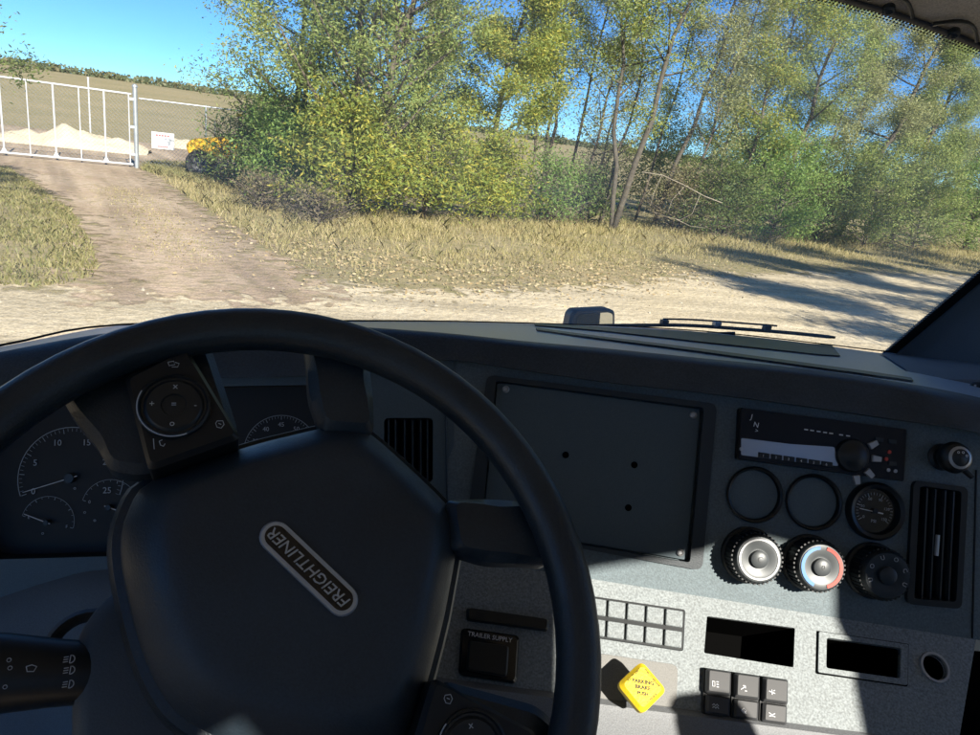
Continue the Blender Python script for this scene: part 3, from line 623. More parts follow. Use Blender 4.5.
BLACKP = mat('black_plastic', (.008, .011, .013), .42, grain=.1)
VOID = mat('pocket_black', (.003, .003, .003), .9, spec=0.)
GLOSS = mat('gloss_black', (.008, .008, .009), .12, spec=.6)
CHROME = mat('chrome', (.75, .77, .8), .18, 1.)
SATIN = mat('satin_silver', (.42, .43, .44), .42, .5, var=.06, vscale=60)
PRINT = mat('white_print', (.75, .76, .78), .6); REDP = mat('red_print', (.55, .06, .04), .5); BLUEP = mat('blue_print', (.08, .22, .5), .5)
HEAD = mat('headliner_fabric', (.52, .48, .42), .95, var=.08, vscale=20, grain=.2, gscale=400, bump=.4, bscale=400)
CABT = mat('cab_trim', (.6, .63, .64), .8)
TRIM = mat('pillar_trim', (.085, .115, .145), .7, bump=.3, bscale=500, grain=.15)
FRIT = mat('black_frit', (.006, .006, .006), .5)
PAINT = mat('truck_paint', (.55, .56, .57), .3, coat=.4)
truck = thing('semi_truck', 'truck cab seen from the driver seat, with windshield, headliner and pillar', 'truck', T(.42, 0, -EYE))
ZB = EYE-.36
BASE = [T(-.66, .9, -.37), T(-.5, 1.03, -.365), AZ(0, 346, ZB), AZ(120, 325, ZB), AZ(350, 321, ZB), AZ(520, 323, ZB), AZ(700, 331, ZB), AZ(898, 353, ZB)]
HDR = [T(-.64, .84, .17), T(-.55, .98, .22), T(-.3, 1.06, .265), T(0, 1.1, .28), T(.45, 1.115, .285), AZ(800, -14, EYE+.28), AZ(985, 47, EYE+.235), T(1.55, .93, .15)]
bC, hC = catmull(BASE, 5), catmull(HDR, 5); nC = len(bC)
def glass_pt(i, t, off=0.):
    a, b = bC[i], hC[i]; p = a.lerp(b, t)
    return p+TY*(.035*math.sin(t*math.pi)*(1-i/(nC-1))-off)-TX*(off if i > nC-4 else 0)
NR = 10
gm = MB().loft([[glass_pt(i, r/NR) for i in range(nC)] for r in range(NR+1)]).build('windshield', glass_mat(), truck, 80)
fr_mb = MB()
inw = lambda p, q, w: p+(q-p).normalized()*w
topA = [glass_pt(i, 1., .005) for i in range(nC)]; topB = [inw(glass_pt(i, 1., .005), glass_pt(i, .8, .005), .008) for i in range(nC)]
fr_mb.loft([topA, topB])
rA = [glass_pt(nC-1, r/NR, .006) for r in range(NR+1)]; rB = [p+(glass_pt(nC-6, r/NR, .006)-p).normalized()*.03 for r, p in enumerate(rA)]
fr_mb.loft([rA, rB]); bA = [glass_pt(i, 0, .004) for i in range(nC)]; bB = [inw(glass_pt(i, 0, .004), glass_pt(i, .3, .004), .004) for i in range(nC)]
fr_mb.loft([bA, bB]); frit = fr_mb.build('frit_band', FRIT, gm)
dots = MB()
def dot_row(curve, into, step, size):
    acc = 0.; k = 0
    for i in range(len(curve)-1):
        L_ = (curve[i+1]-curve[i]).length; d = (curve[i+1]-curve[i])/max(L_, 1e-6)
        while acc < L_:
            p = curve[i]+d*acc; q = (into[i]-p).normalized()
            for r_, s_ in ((.002, 1.), (.0065, .8), (.0105, .5)):
                c = p+q*r_; h = size*s_/2; dots.add([c-d*h-q*h, c+d*h-q*h, c+d*h+q*h, c-d*h+q*h], [(0, 1, 2, 3)])
            acc += step
        acc -= L_
dot_row(topB, [glass_pt(i, .5, .005) for i in range(nC)], .006, .0036)
dot_row(rB, [glass_pt(nC-12, r/NR, .006) for r in range(NR+1)], .006, .0038)
dots.build('frit_dots', FRIT, gm)['kind'] = 'stuff'
# headliner, pillar, roof
off = lambda c, x, y, z: [p+TX*x+TY*y+Vector((0, 0, z)) for p in c]
hl = MB().loft([off(hC, 0, .02, .012), off(hC, 0, -.012, -.008), off(hC, 0, -.03, .004), off(hC, 0, -.12, .05), off(hC, 0, -.4, .15), off(hC, 0, -1.8, .24)]).build('headliner', HEAD, truck, 70)
seal = MB().loft([off(hC, 0, -.006, -.009), off(hC, 0, -.014, -.012), off(hC, 0, -.024, -.006)]).build('trim_seal', BLACKP, hl, 60)
for (x, y) in ((888, 9), (953, 33)):                        # visor clips pressed into the headliner
    d = ray(x, y); bpy.context.view_layer.update(); hit = scene.ray_cast(bpy.context.evaluated_depsgraph_get(), CAM+d*.1, d.normalized()); p = hit[1]
    nrm = hit[2] if hit[2].dot(CAM-p) > 0 else -hit[2]; fr = Frame(p, AZ(980, 62, EYE+.25)-AZ(790, 0, EYE+.3), nrm)
    MB().tube([fr.pt(-.04+.08*i/8, .022*math.sin(math.pi*i/8)+.004, .003) for i in range(9)], .0032, 6).build('visor_slot', BLACKP, hl, 60)
    MB().lathe(fr, .002, -.001, [(.009, -.01), (.009, .003), (.006, .004), (.003, .002), (0, .002)], 16).build('visor_clip', DARK, hl, 40)
edge = [glass_pt(nC-1, r/NR) for r in range(NR+1)]; edge = [edge[0]+(edge[0]-edge[1])*.6]+edge+[edge[-1]+(edge[-1]-edge[-2])*.6]
pil = MB().loft([off(edge, -.004, .03, 0), off(edge, -.012, -.012, 0), off(edge, .004, -.03, 0), off(edge, .012, -.05, 0), off(edge, .05, -.2, 0), off(edge, .07, -.42, 0)]).build('pillar', TRIM, truck, 35)
_e = glass_pt(nC-1, .28)+TX*.045-TY*.15; pf = Frame(_e, TY*-1+TX*.25, (CAM-_e).normalized())
MB().lathe(pf, .03, -.01, [(.052, .0), (.052, .006), (.048, .009), (.046, .006), (.044, .004), (0, .004)], 28).build('speaker_grille', TRIM, pil, 40)
eL = [glass_pt(0, r/NR) for r in range(NR+1)]
MB().loft([off(eL, 0, .03, 0), off(eL, .01, -.012, 0), off(eL, -.05, -.2, 0), off(eL, -.07, -.5, 0)]).build('pillar', TRIM, truck, 35)
TF = Frame(T(0, 0, 0), TX, (0, 0, 1))                        # u = truck right, v = truck forward, w = up
MB().box(TF, -.8, 1.84, -.74, 1.12, .5, .6, .03).build('roof', PAINT, truck)
MB().box(TF, -.8, 1.84, -.74, 1.3, -1.3, -1.25).build('floor', CABT, truck)
MB().prism(Frame(T(0, 1.34, 0), TX, -TY), [(-.8, -1.3), (1.84, -1.3), (1.84, -.46), (-.8, -.46)], 0, .03).build('firewall', DARK, truck)
def wall(name, fr, outer, holes, m):
    o = panel_with_holes(name, fr, outer, holes, m, truck, 0., .03); return o
for x, nm in ((-.75, 1), (1.76, -1)):
    fr = Frame(T(x, 0, 0), TY*nm, TX*nm); fl = lambda q: [(u*nm, v) for u, v in q]
    wall('door', fr, fl([(-.74, -1.28), (1.3, -1.28), (1.3, -.38), (1.05, .2), (.9, .5), (-.74, .5)]), [fl([(-.66, -.62), (.95, -.62), (.72, .40), (-.66, .42)])], CABT)
# hood and fenders in front of the windshield, below the line of sight
HFR = Frame(T(.42, 0, 0), TX, -TY)
def hood_section(y, hw, zt, zs): return [T(.42+hw*c[0], y, z) for c, z in [((-1, 0), -2.0), ((-1, 0), zs), ((-.9, 0), zs+.14), ((-.6, 0), zt-.02), ((0, 0), zt+.03), ((.6, 0), zt-.02), ((.9, 0), zs+.14), ((1, 0), zs), ((1, 0), -2.0)]]
MB().loft([hood_section(1.42, 1.0, -.62, -.95), hood_section(2.0, .98, -.72, -1.02), hood_section(2.7, .95, -.88, -1.12), hood_section(3.15, .85, -1.02, -1.22), [p for p in hood_section(3.3, .8, -1.3, -1.4)]]).build('hood', PAINT, truck, 40, solid=.02)
MB().box(Frame(T(.42, 3.35, -1.85), TX, -TY), -1.1, 1.1, -.2, .2, -.12, .12, .05).build('bumper', PAINT, truck)
# unseen back wall of the cab, its openings shaped to place the sun patches
U = plane3((490, 378, .870), (900, 430, .862), (590, 575, .846), (740, 459), (899, 481))
cA, cB = U.pt(*U.px(585, 578)), U.pt(*U.px(978, 640))
_c = P(700, 735, .765); _n = (cB-cA).cross(_c-cA).normalized(); _n = -_n if _n.dot(CAM-cA) < 0 else _n
LP = Frame(cA, cB-cA, _n)
RW = Frame(T(0, -.7, 0), TX, TY); LAPZ = -.62
def back(p):
    t = (p-RW.O).dot(RW.z)/SUN_DIR.dot(RW.z); q = p-SUN_DIR*t-RW.O; return (q.dot(RW.x), q.dot(RW.y))
patch = [U.pt(*U.px(x, y)) for x, y in [(560, 572), (597, 563), (700, 547), (738, 535), (768, 533), (795, 540), (822, 556), (835, 577)]]+[LP.pt(*LP.px(x, y)) for x, y in [(845, 640), (863, 735), (880, 830), (760, 815), (640, 800), (556, 790)]]
dash_sun_gap = [back(p) for p in patch]
# ================================================================== steering wheel frame
WC = P(262, 632.7, .447); _el, _az = R(43.7), R(20)
WN = Vector((math.cos(_el)*math.sin(_az), -math.cos(_el)*math.cos(_az), math.sin(_el)))
_a = Vector((0, 0, 1)).cross(WN).normalized(); _b = WN.cross(_a); _t = R(133.3)
W = Frame(WC, _a*math.cos(_t)+_b*math.sin(_t), WN); W0 = Frame(WC, _a, WN)
spot = [W.pt(*W.px(x, y, -.005), -.005) for x, y in [(243, 709), (262, 730), (275, 750), (200, 760), (214, 735)]]
hub_sun_gap = [back(p) for p in spot]  # opening added for the small sun spot on the wheel hub
seat_sun_gap = [back(T(x, y, LAPZ)) for x, y in ((-.28, -.05), (.0, -.05), (.0, .24), (-.28, .24))]  # opening added so the sun strikes the tan seat and bounces up
def rear_wall():
    loops = [[(-.8, -.56), (1.84, -.56), (1.84, 1.3), (-.8, 1.3)], dash_sun_gap, hub_sun_gap, seat_sun_gap]; flat = [p for l in loops for p in l]
    tris = tessellate_polygon([[Vector((p[0], p[1], 0)) for p in l] for l in loops])
    V = [RW.pt(*p) for p in flat]+[RW.pt(*p, -.012) for p in flat]; n = len(flat); F = [tuple(t) for t in tris]+[tuple(i+n for i in t) for t in tris]; k = 0
    for l in loops: F += [(k+i, k+(i+1) % len(l), n+k+(i+1) % len(l), n+k+i) for i in range(len(l))]; k += len(l)
    MB().add(V, F).build('rear_wall', CABT, truck)
rear_wall()
# ================================================================== dashboard
dash = thing('dashboard', 'grey truck dashboard with radio, gauges, knobs, switches and instrument cluster', 'dashboard', T(.5, .95, -EYE+.0))
COLS = [  # A (windshield foot, solved on its height) then B, C, D, E as pixel, depth
 ((-260, 400), (-260, 415, .785), (-255, 440, .775), (-250, 470, .77), (-250, 465, .80)),
 ((-120, 372), (-120, 382, .82), (-115, 402, .81), (-110, 430, .80), (-110, 424, .82)),
 ((0, 346), (0, 353, .85), (5, 364, .835), (8, 396, .822), (8, 390, .845)),
 ((120, 325), (125, 332, .856), (130, 346, .84), (130, 378, .828), (130, 370, .855)),
 ((235, 322), (235, 328, .862), (232, 345, .845), (230, 378, .832), (230, 370, .862)),
 ((350, 321), (345, 328, .868), (338, 344, .85), (334, 374, .838), (334, 368, .868)),
 ((440, 321.5), (440, 334, .872), (440, 346, .858), (438, 360, .848), (438, 358, .875)),
 ((520, 323), (520, 343, .871), (518, 353, .858), (516, 369, .848), (516, 367, .876)),
 ((610, 326), (610, 352, .870), (608, 362, .858), (606, 382, .848), (606, 379, .876)),
 ((700, 331), (702, 362, .870), (700, 373, .858), (698, 392, .848), (698, 389, .874)),
 ((800, 341), (808, 373, .870), (806, 384, .858), (804, 406, .848), (804, 403, .872)),
 ((890, 353), (900, 386, .874), (896, 399, .862), (892, 419, .85), (892, 416, .872)),
 ((958, 361), (962, 398, .878), (958, 412, .845), (954, 428, .828), (954, 425, .874)),
 ((1010, 368), (1020, 412, .885), (1018, 425, .85), (1014, 440, .835), (1014, 437, .876))]
RA = catmull([T(-.72, .92, -.39), T(-.52, 1.07, -.385)]+[AZ(*c[0], ZB-.004)+TY*.045-Vector((0, 0, .012)) for c in COLS[2:]], 4); RB, RC, RD, RE = (catmull([P(*c[k]) for c in COLS], 4) for k in (1, 2, 3, 4))
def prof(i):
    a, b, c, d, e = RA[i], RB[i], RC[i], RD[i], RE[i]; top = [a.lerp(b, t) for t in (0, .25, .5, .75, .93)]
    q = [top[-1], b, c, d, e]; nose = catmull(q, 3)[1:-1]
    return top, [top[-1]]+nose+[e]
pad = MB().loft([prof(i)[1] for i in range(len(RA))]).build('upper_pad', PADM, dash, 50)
skin = MB().loft([prof(i)[0] for i in range(len(RA))]).build('dash_top', mat('dash_top_sheen', (.27, .36, .48), .3, spec=.7, grain=.2, gscale=420, bump=.08, bscale=500), dash, 50)  # sky sheen on the dash top is painted in as pale blue
def on_top(i, y):
    best = min(((abs(proj(RA[i].lerp(RB[i], t/200))[1]-y), t/200) for t in range(201)))
    return RA[i].lerp(RB[i], best[1])+Vector((0, 0, .003))
def top_strip(name, x0, x1, ylo, yhi, m, parent):
    r0, r1 = [], []
    for i in range(len(RA)):
        x = proj(RA[i].lerp(RB[i], .5))[0]
        if x0 <= x <= x1: r0.append(on_top(i, ylo(x))); r1.append(on_top(i, yhi(x)))
    return MB().loft([r0, r1]).build(name, m, parent, solid=.002)
lin = lambda *p: (lambda x: float(np.interp(x, [q[0] for q in p], [q[1] for q in p])))
top_strip('defrost_grille', 530, 850, lin((520, 323.5), (700, 333), (830, 346)), lin((520, 325), (600, 331.5), (700, 343), (830, 357)), BLACKP, skin)
top_strip('defrost_slot', 518, 915, lin((522, 327), (600, 338), (680, 348), (800, 365), (912, 381)), lin((522, 329), (600, 340.5), (680, 351), (800, 368.5), (912, 384)), BLACKP, skin)
# flank of the dash beside the right door
MB().loft([[AZ(880, 353, ZB), AZ(935, 357, ZB), AZ(990, 361, ZB), AZ(1080, 372, ZB)], [P(905, 369, 1.2), P(940, 371, 1.2), P(990, 372, 1.2), P(1080, 380, 1.2)], [P(912, 379, 1.15), P(940, 379, 1.15), P(990, 380, 1.15), P(1080, 390, 1.15)], [P(918, 430, 1.12), P(950, 440, 1.12), P(990, 440, 1.12), P(1080, 450, 1.12)]]).build('side_ledge', TRIM, dash, 40)
_p = P(979, 395, 1.11); vf = Frame(_p, CR, (CAM-_p).normalized()); sv = MB().prism(vf, rounded([(-.012, -.028), (.05, -.03), (.05, .022), (-.012, .02)], .008), -.01, .004, .002).build('side_vent', BLACKP, dash)
for k in range(4): MB().box(vf, -.006+k*.013, -.003+k*.013, -.022, .016, .004, .006).build('vent_slat', SATIN if k == 0 else DARK, sv)
# ---- centre panel (upper)
px = U.px
def lp(pts, r=0., f=U): q = f.loop(pts); return rounded(q, r) if r else q
PLATE = [(493, 378), (706, 405.5), (692, 565), (476, 528.5)]
def disc(f, x, y, r, n=28):
    u, v = f.px(x, y); return [(u+r*math.cos(2*math.pi*k/n), v+r*math.sin(2*math.pi*k/n)) for k in range(n)]
pxm = .866/FOC                                               # metres per pixel on the panel
VENT = [(915, 483), (961, 489), (955, 604), (908, 600)]
cp = panel_with_holes('center_panel', U, lp([(447, 345), (600, 366), (992, 420), (985, 642), (978, 640), (585, 578), (447, 557)]), [lp(PLATE, .006), disc(U, 754, 494.5, 26*pxm), disc(U, 813, 502, 26*pxm), disc(U, 873.6, 510.8, 25*pxm), lp(VENT, .005)], UPPER, dash)
# blank cover plate in the display opening
pw = pocket('display_recess', U, lp(PLATE, .006), .012, UPPER, dash)
bz = panel_with_holes('display_bezel', U, lp([(487, 375), (716, 404), (701, 570), (466, 527)], .01), [lp([(496, 381), (703, 408), (689, 562), (481, 527.5)], .004)], DARK, dash, .005, .006)
pl = MB().prism(U, lp([(497, 382), (702, 409), (688, 561), (482, 526.5)], .004), -.010, -.004, .001).build('cover_plate', mat('cover_plate_grey', (.07, .105, .125), .6, grain=.15, dust=.08), dash)
for x, y in ((506, 389), (694, 415), (681, 553), (489, 525)):
    u, v = px(x, y); sc = MB().lathe(U, u, v, [(.0045, -.004), (.0042, -.0015), (.003, -.0008), (.0018, -.002), (0, -.002)], 12).build('screw', SATIN, pl, 30)
for x, y in ((566, 455), (635, 465), (629, 508)):
    u, v = px(x, y); MB().lathe(U, u, v, [(.0042, -.0045), (.004, -.0036), (.0034, -.0032), (.0028, -.0037), (0, -.0037)], 14).build('bolt_hole', VOID, pl, 30)
# radio
rc = [(737, 408), (902, 429.5), (899, 481), (734.5, 459)]
rb = MB().prism(U, lp(rc, .003), -.002, .012, .0015).build('radio', mat('radio_black', (.006, .006, .008), .38, spec=.3), dash)
F2 = Frame(U.O, U.x, U.z)
def rpx(x, y, w=.012): return U.px(x, y, w)
def rq(pts, w=.012, r=0.): q = [U.px(x, y, w) for x, y in pts]; return rounded(q, r) if r else q
MB().prism(U, rq([(741, 438), (790, 444), (834, 447), (838, 466), (800, 462.5), (741, 455)], r=.002), .011, .0128).build('display', mat('radio_display', (.46, .48, .50), .25, .2), rb)
for k in range(6):
    x = 758+k*12.6; y = 452+k*1.75
    MB().prism(U, rq([(x, y), (x+11, y+1.5), (x+10.8, y+6.5), (x-.2, y+5)], r=.001), .012, .0145, .0006).build('preset_button', BLACKP, rb)
    text(str(k+1), U, *rpx(x+5.4, y+3.8, .0146), .0042, PRINT, rb, .0146)
u, v = rpx(851.5, 455.5); MB().lathe(U, u, v, [(.0195, .012), (.0195, .015), (.018, .0175), (.013, .018), (.010, .020), (.0, .020)], 28).build('volume_knob', BLACKP, rb, 35)
for a in (35, 0, -40, -75):
    c, s_ = math.cos(R(a)), math.sin(R(a)); q = [(u+c*r-s_*t, v+s_*r+c*t) for r, t in ((.023, -.004), (.034, -.003), (.034, .003), (.023, .004))]
    MB().prism(U, rounded(q, .001), .012, .016, .0008).build('knob_petal', SATIN, rb)
text('J', U, *rpx(751.5, 417), .0085, PRINT, rb, .0126, rot=R(-8)); text('N', U, *rpx(756, 425), .0085, PRINT, rb, .0126, rot=R(-8)); text('>', U, *rpx(756.5, 431), .0065, PRINT, rb, .0126, rot=R(-8))
for k, x in enumerate((806, 812, 818.5, 825, 831, 841, 848)): MB().box(Frame(U.pt(*rpx(x, 429.6+.15*(x-806)), .012), U.x, U.z), -.0022, .0022, -.0007, .0007, 0, .0005).build('display_segment', PRINT, rb)
for (x, y, m_) in ((889, 452, REDP), (886, 459, REDP), (888, 470, SATIN), (895, 471, SATIN), (741, 449, SATIN)): MB().lathe(U, *rpx(x, y), [(.0022, .012), (.0022, .0135), (0, .0135)], 10).build('small_button', m_, rb)
for x, y in ((893, 440), (880, 438), (893, 462)): MB().prism(U, rq([(x-5, y-1), (x+3, y), (x+3, y+4), (x-5, y+3)], r=.0008), .012, .0135).build('side_button', DARK, rb)
# blank gauge rings and the working gauge
for x, y in ((754, 494.5), (813, 502)):
    u, v = px(x, y); q = MB().lathe(U, u, v, [(.0265/26*27.5*26*pxm/.0265, 0), (27.6*pxm, .004), (26.5*pxm, .0055), (24.6*pxm, .004), (24*pxm, -.003)], 40, close=False).build('gauge_blank', BLACKP, dash, 40)
    MB().lathe(U, u, v, [(24.2*pxm, -.004), (24.2*pxm, -.0025), (23.5*pxm, -.0015), (0, -.0015)], 36).build('blank_cap', mat('blank_cap_grey', (.10, .14, .16), .6, grain=.15), q, 30)
u, v = px(873.6, 510.8); ga = MB().lathe(U, u, v, [(28.2*pxm, 0), (28.2*pxm, .007), (26*pxm, .011), (22.5*pxm, .009), (21*pxm, .001)], 40, close=False).build('pressure_gauge', BLACKP, dash, 40)
MB().lathe(U, u, v, [(21.5*pxm, -.004), (21.5*pxm, .001), (0, .001)], 32).build('gauge_face', GLOSS, ga)
def ticks(f, u, v, r0, r1, a0, a1, n, wd, w, m, parent, big=0, name='tick_marks'):
    mb = MB()
    for k in range(n):
        a = R(a0+(a1-a0)*k/(n-1)); b_ = big and k % big == 0; c, s_ = math.cos(a), math.sin(a); ww = wd*(1.7 if b_ else 1); ri = r0-(r1-r0)*(.6 if b_ else 0)
        mb.add([f.pt(u+c*r-s_*t, v+s_*r+c*t, w) for r, t in ((ri, -ww), (r1, -ww), (r1, ww), (ri, ww))], [(0, 1, 2, 3)])
    o = mb.build(name, m, parent); o['kind'] = 'stuff'; return o
DIM = mat('gauge_print', (.42, .45, .48), .6); 
ticks(U, u, v, 15.5*pxm, 18*pxm, 215, -35, 26, .00025, .0015, DIM, ga, 5)
for k, s_ in enumerate(('0', '30', '60', '90', '120', '150')): a = R(215-250*k/5); text(s_, U, u+12.2*pxm*math.cos(a), v+12.2*pxm*math.sin(a), .0048, DIM, ga, .0016)
text('PSI', U, u, v-10*pxm, .0052, DIM, ga, .0016)
MB().tube([U.pt(u-15*pxm, v+.5*pxm, .003), U.pt(u+8*pxm, v-1.5*pxm, .003)], [.0004, .0009], 6).build('needle', PRINT, ga); MB().lathe(U, u, v, [(.0035, .001), (.003, .005), (0, .005)], 14).build('needle_hub', BLACKP, ga, 40)
# climate knobs
def arc(f, u, v, r0, r1, a0, a1, w, m, parent, n=30, name='dial_arc'):
    vv = [f.pt(u+r*math.cos(R(a0+(a1-a0)*k/n)), v+r*math.sin(R(a0+(a1-a0)*k/n)), w) for k in range(n+1) for r in (r0, r1)]
    return MB().add(vv, [(2*k, 2*k+1, 2*k+3, 2*k+2) for k in range(n)]).build(name, m, parent)
def knob(x, y, kind):
    u, v = px(x, y); rr = 26.5*pxm
    q = MB().lathe(U, u, v, [(rr*1.02, 0), (rr*1.02, .006), (rr*.95, .008), (rr*.9, .008), (rr*.88, .03), (rr*.8, .034)], 40, close=False).build('climate_knob', BLACKP, dash, 40)
    rib = MB()
    for k in range(36):
        a = k*math.pi/18; f3 = Frame(U.pt(u+rr*.89*math.cos(a), v+rr*.89*math.sin(a), .008), U.x*math.cos(a)+U.y*math.sin(a), U.z); rib.box(f3, -.001, .0012, -.0011, .0011, 0, .022)
    rib.build('grip_ribs', BLACKP, q)['kind'] = 'stuff'
    face = mat('knob_grey', (.07, .078, .082), .4, .2, var=.08, vscale=50) if kind != 'fan' else DARK
    MB().lathe(U, u, v, [(rr*.81, .0335), (rr*.78, .0355), (rr*.55, .0365), (rr*.38, .034), (rr*.32, .034), (rr*.30, .038), (rr*.22, .0395), (0, .0395)], 36).build('knob_face', face, q, 40)
    if kind == 'temp':
        for a0, a1, m_ in ((100, 250, BLUEP), (80, -70, REDP)):
            vv = [U.pt(u+r*math.cos(R(a0+(a1-a0)*k/12)), v+r*math.sin(R(a0+(a1-a0)*k/12)), .0369) for k in range(13) for r in (rr*.62, rr*.74)]
            MB().add(vv, [(2*k, 2*k+1, 2*k+3, 2*k+2) for k in range(12)]).build('color_arc', m_, q)
        text('0', U, u, v, .008, BLACKP, q, .0398)
    elif kind == 'mode':
        arc(U, u, v, rr*.66, rr*.72, 0, 360, .0369, SATIN, q, 40, 'knob_band')
        text('C', U, u, v, .009, BLACKP, q, .0398)
    else:
        for k in range(6): a = R(200-220*k/5); text('UOUOCU'[k], U, u+rr*.63*math.cos(a), v+rr*.63*math.sin(a), .007, DIM, q, .0368, rot=a-math.pi/2)
    f3 = Frame(U.pt(u, v, .038), U.x, U.z)
knob(748, 554.5, 'mode'); knob(808, 562, 'temp'); knob(871, 570, 'fan')
u, v = px(940, 457); hk = MB().lathe(U, u, v, [(.015, 0), (.016, .004), (.012, .006), (.011, .016), (.0165, .019), (.0185, .027), (.016, .034), (.009, .038), (0, .039)], 28).build('light_knob', BLACKP, dash, 50)
MB().tube([U.pt(u+.008, v-.010, .028), U.pt(u+.02, v-.02, .03)], [.004, .003], 8).build('knob_lever', BLACKP, hk, 50)
MB().lathe(U, u, v, [(.013, .0362), (.013, .0372), (.010, .0385)], 20, close=False).build('knob_ring', SATIN, hk)
for a in (30, 75, 120): text('o', U, u+.007*math.cos(R(a)), v+.007*math.sin(R(a)), .006, PRINT, hk, .0392)
# right air vent
vp = pocket('air_vent', U, lp(VENT, .005), .05, BLACKP, dash)
panel_with_holes('vent_bezel', U, lp([(911, 480), (965, 487), (958.5, 608), (904, 603)], .008), [lp([(917, 485.5), (958.5, 491), (953, 601), (910.5, 597.5)], .005)], BLACKP, vp, .006, .007)
for k in range(5):
    x = 920+k*8.4; a = U.px(x, 487+1.1*k); b_ = U.px(x-5.6, 598+.9*k)
    MB().add([U.pt(*a, 0), U.pt(*b_, 0), U.pt(b_[0]+.006, b_[1], -.028), U.pt(a[0]+.006, a[1], -.028)], [(0, 1, 2, 3)]).build('vent_slat', mat('slat_grey', (.05, .055, .06), .22), vp, solid=.0016)
u, v = px(936, 545); MB().tube([U.pt(u, v-.012, .002), U.pt(u, v+.012, .002)], .0022, 8).build('vent_tab', SATIN, vp, 40)
MB().tube([U.pt(*px(976, 470), .0005), U.pt(*px(972, 638), .0005)], .0012, 6).build('panel_seam', BLACKP, dash)
# ---- lower panel
def ll(pts, r=0.): return lp(pts, r, LP)
C1 = [(707, 616), (795, 628), (793.5, 667.5), (704, 653)]; C2 = [(825.6, 638), (900, 648.6), (899, 679), (825, 668.5)]; SK = (934, 667.5)
lwp = panel_with_holes('lower_panel', LP, ll([(430, 553.5), (585, 578), (976, 639.7), (958, 745), (950, 800), (420, 800)]), [ll(C1, .002), ll(C2, .003), disc(LP, *SK, 11*pxm)], PLASTIC, dash)
pocket('storage_slot', LP, ll(C1, .002), .07, VOID, dash); pk = pocket('card_slot', LP, ll(C2, .003), .05, VOID, dash)
panel_with_holes('slot_frame', LP, ll([(818, 632), (907, 645), (906, 685.5), (817, 672.5)], .002), [ll([(825.6, 638), (900, 648.6), (899, 679), (825, 668.5)], .003)], PLASTIC, pk, .003, .004)
panel_with_holes('slot_groove', LP, ll([(816.6, 630.8), (908.4, 644), (907.4, 686.8), (815.6, 673.8)], .002), [ll([(819, 633), (906, 645.5), (905, 684.5), (818, 671.5)], .002)], VOID, pk, .0008, .0006)
MB().prism(LP, ll([(940, 640), (1030, 650), (1030, 800), (930, 800)]), -.05, -.03).build('gap_shade_sheet', VOID, dash)  # black sheet stands in for the shadowed gap past the panel end
sk = pocket('power_socket', LP, disc(LP, *SK, 11*pxm), .04, VOID, dash); u, v = LP.px(*SK)
MB().lathe(LP, u, v, [(14*pxm, 0), (13.6*pxm, .003), (11.5*pxm, .003), (10.8*pxm, -.004)], 32, close=False).build('socket_ring', SATIN, sk, 40)
# switch blanks, two rows
fx = LP; gx0, gx1 = (548, 592.5), (684, 612); 
MB().prism(LP, ll([(566, 592.6), (685, 610), (683, 651.5), (564, 633.3)], .003), 0, .0025, .001).build('switch_bank', BLACKP, dash)
for r_, (ya, yb) in enumerate(((2.5, 18.5), (23, 39))):
    for k in range(2, 8):
        x = 530.5+k*19.1; y0 = 587.5+(x-528)*.1465-(.0 if r_ == 0 else .2)
        MB().prism(LP, ll([(x-.05*ya+.8, y0+ya), (x+17.6-.05*ya, y0+ya+2.6), (x+17.6-.05*yb, y0+yb+2.6), (x-.05*yb+.8, y0+yb)], .0015), .0025, .0065, .001).build('switch_blank', PLASTIC, dash)
# rocker switches
ICONS = [[[(-4, 3), (-4, -3), (-1, -3), (-1, 3), (-4, 3)], [(1, 3), (4, 3)], [(1, 0), (4, 0)], [(1, -3), (4, -3)]], [[(-4, 1), (-2, 3), (0, 1), (2, 3), (4, 1)], [(-4, -2), (-2, 0), (0, -2), (2, 0), (4, -2)]], [[(-4, -2), (-1, 0), (2, 3)], [(2, 3), (2, 0)], [(2, 3), (-1, 3)], [(1, -3), (4, -3)]], [[(-3, 0), (0, 3), (3, 0), (0, -3), (-3, 0)], [(0, 0), (3, -3)]], [[(-4, 1), (4, -1)], [(0, 3), (0, -3)], [(2, 2), (4, 3)]], [[(-4, 2), (0, 0), (4, 2)], [(-4, -2), (0, -1), (4, -2)]]]
def rocker_icon(k, x, y, w, parent):
    u, v = LP.px(x, y, w)
    for st in ICONS[k]: MB().tube([LP.pt(u+a*.00085, v+b*.00085, w) for a, b in st], .0005, 4).build('switch_symbol', PRINT, parent)
for k in range(3):
    x = 704+k*28.2; y = 670+k*4.1
    f_ = MB().prism(LP, ll([(x-1.5, y-2), (x+26, y+2), (x+24.5, y+48), (x-3, y+44)], .002), 0, .004, .001).build('rocker_frame', BLACKP, dash)
    for h_, (ya, yb) in enumerate(((0, 24), (25, 44))):
        sw = MB().prism(LP, ll([(x, y+ya), (x+24, y+ya+3.5), (x+23.4, y+yb+3.5), (x-.8, y+yb)], .002), .004, .013-.003*h_, .003).build('rocker_switch', mat('rocker_grey', (.055, .057, .06), .45), dash, 40)
        rocker_icon(k*2+h_, x+11.6, y+(ya+yb)/2+2, .0133-.003*h_, sw)
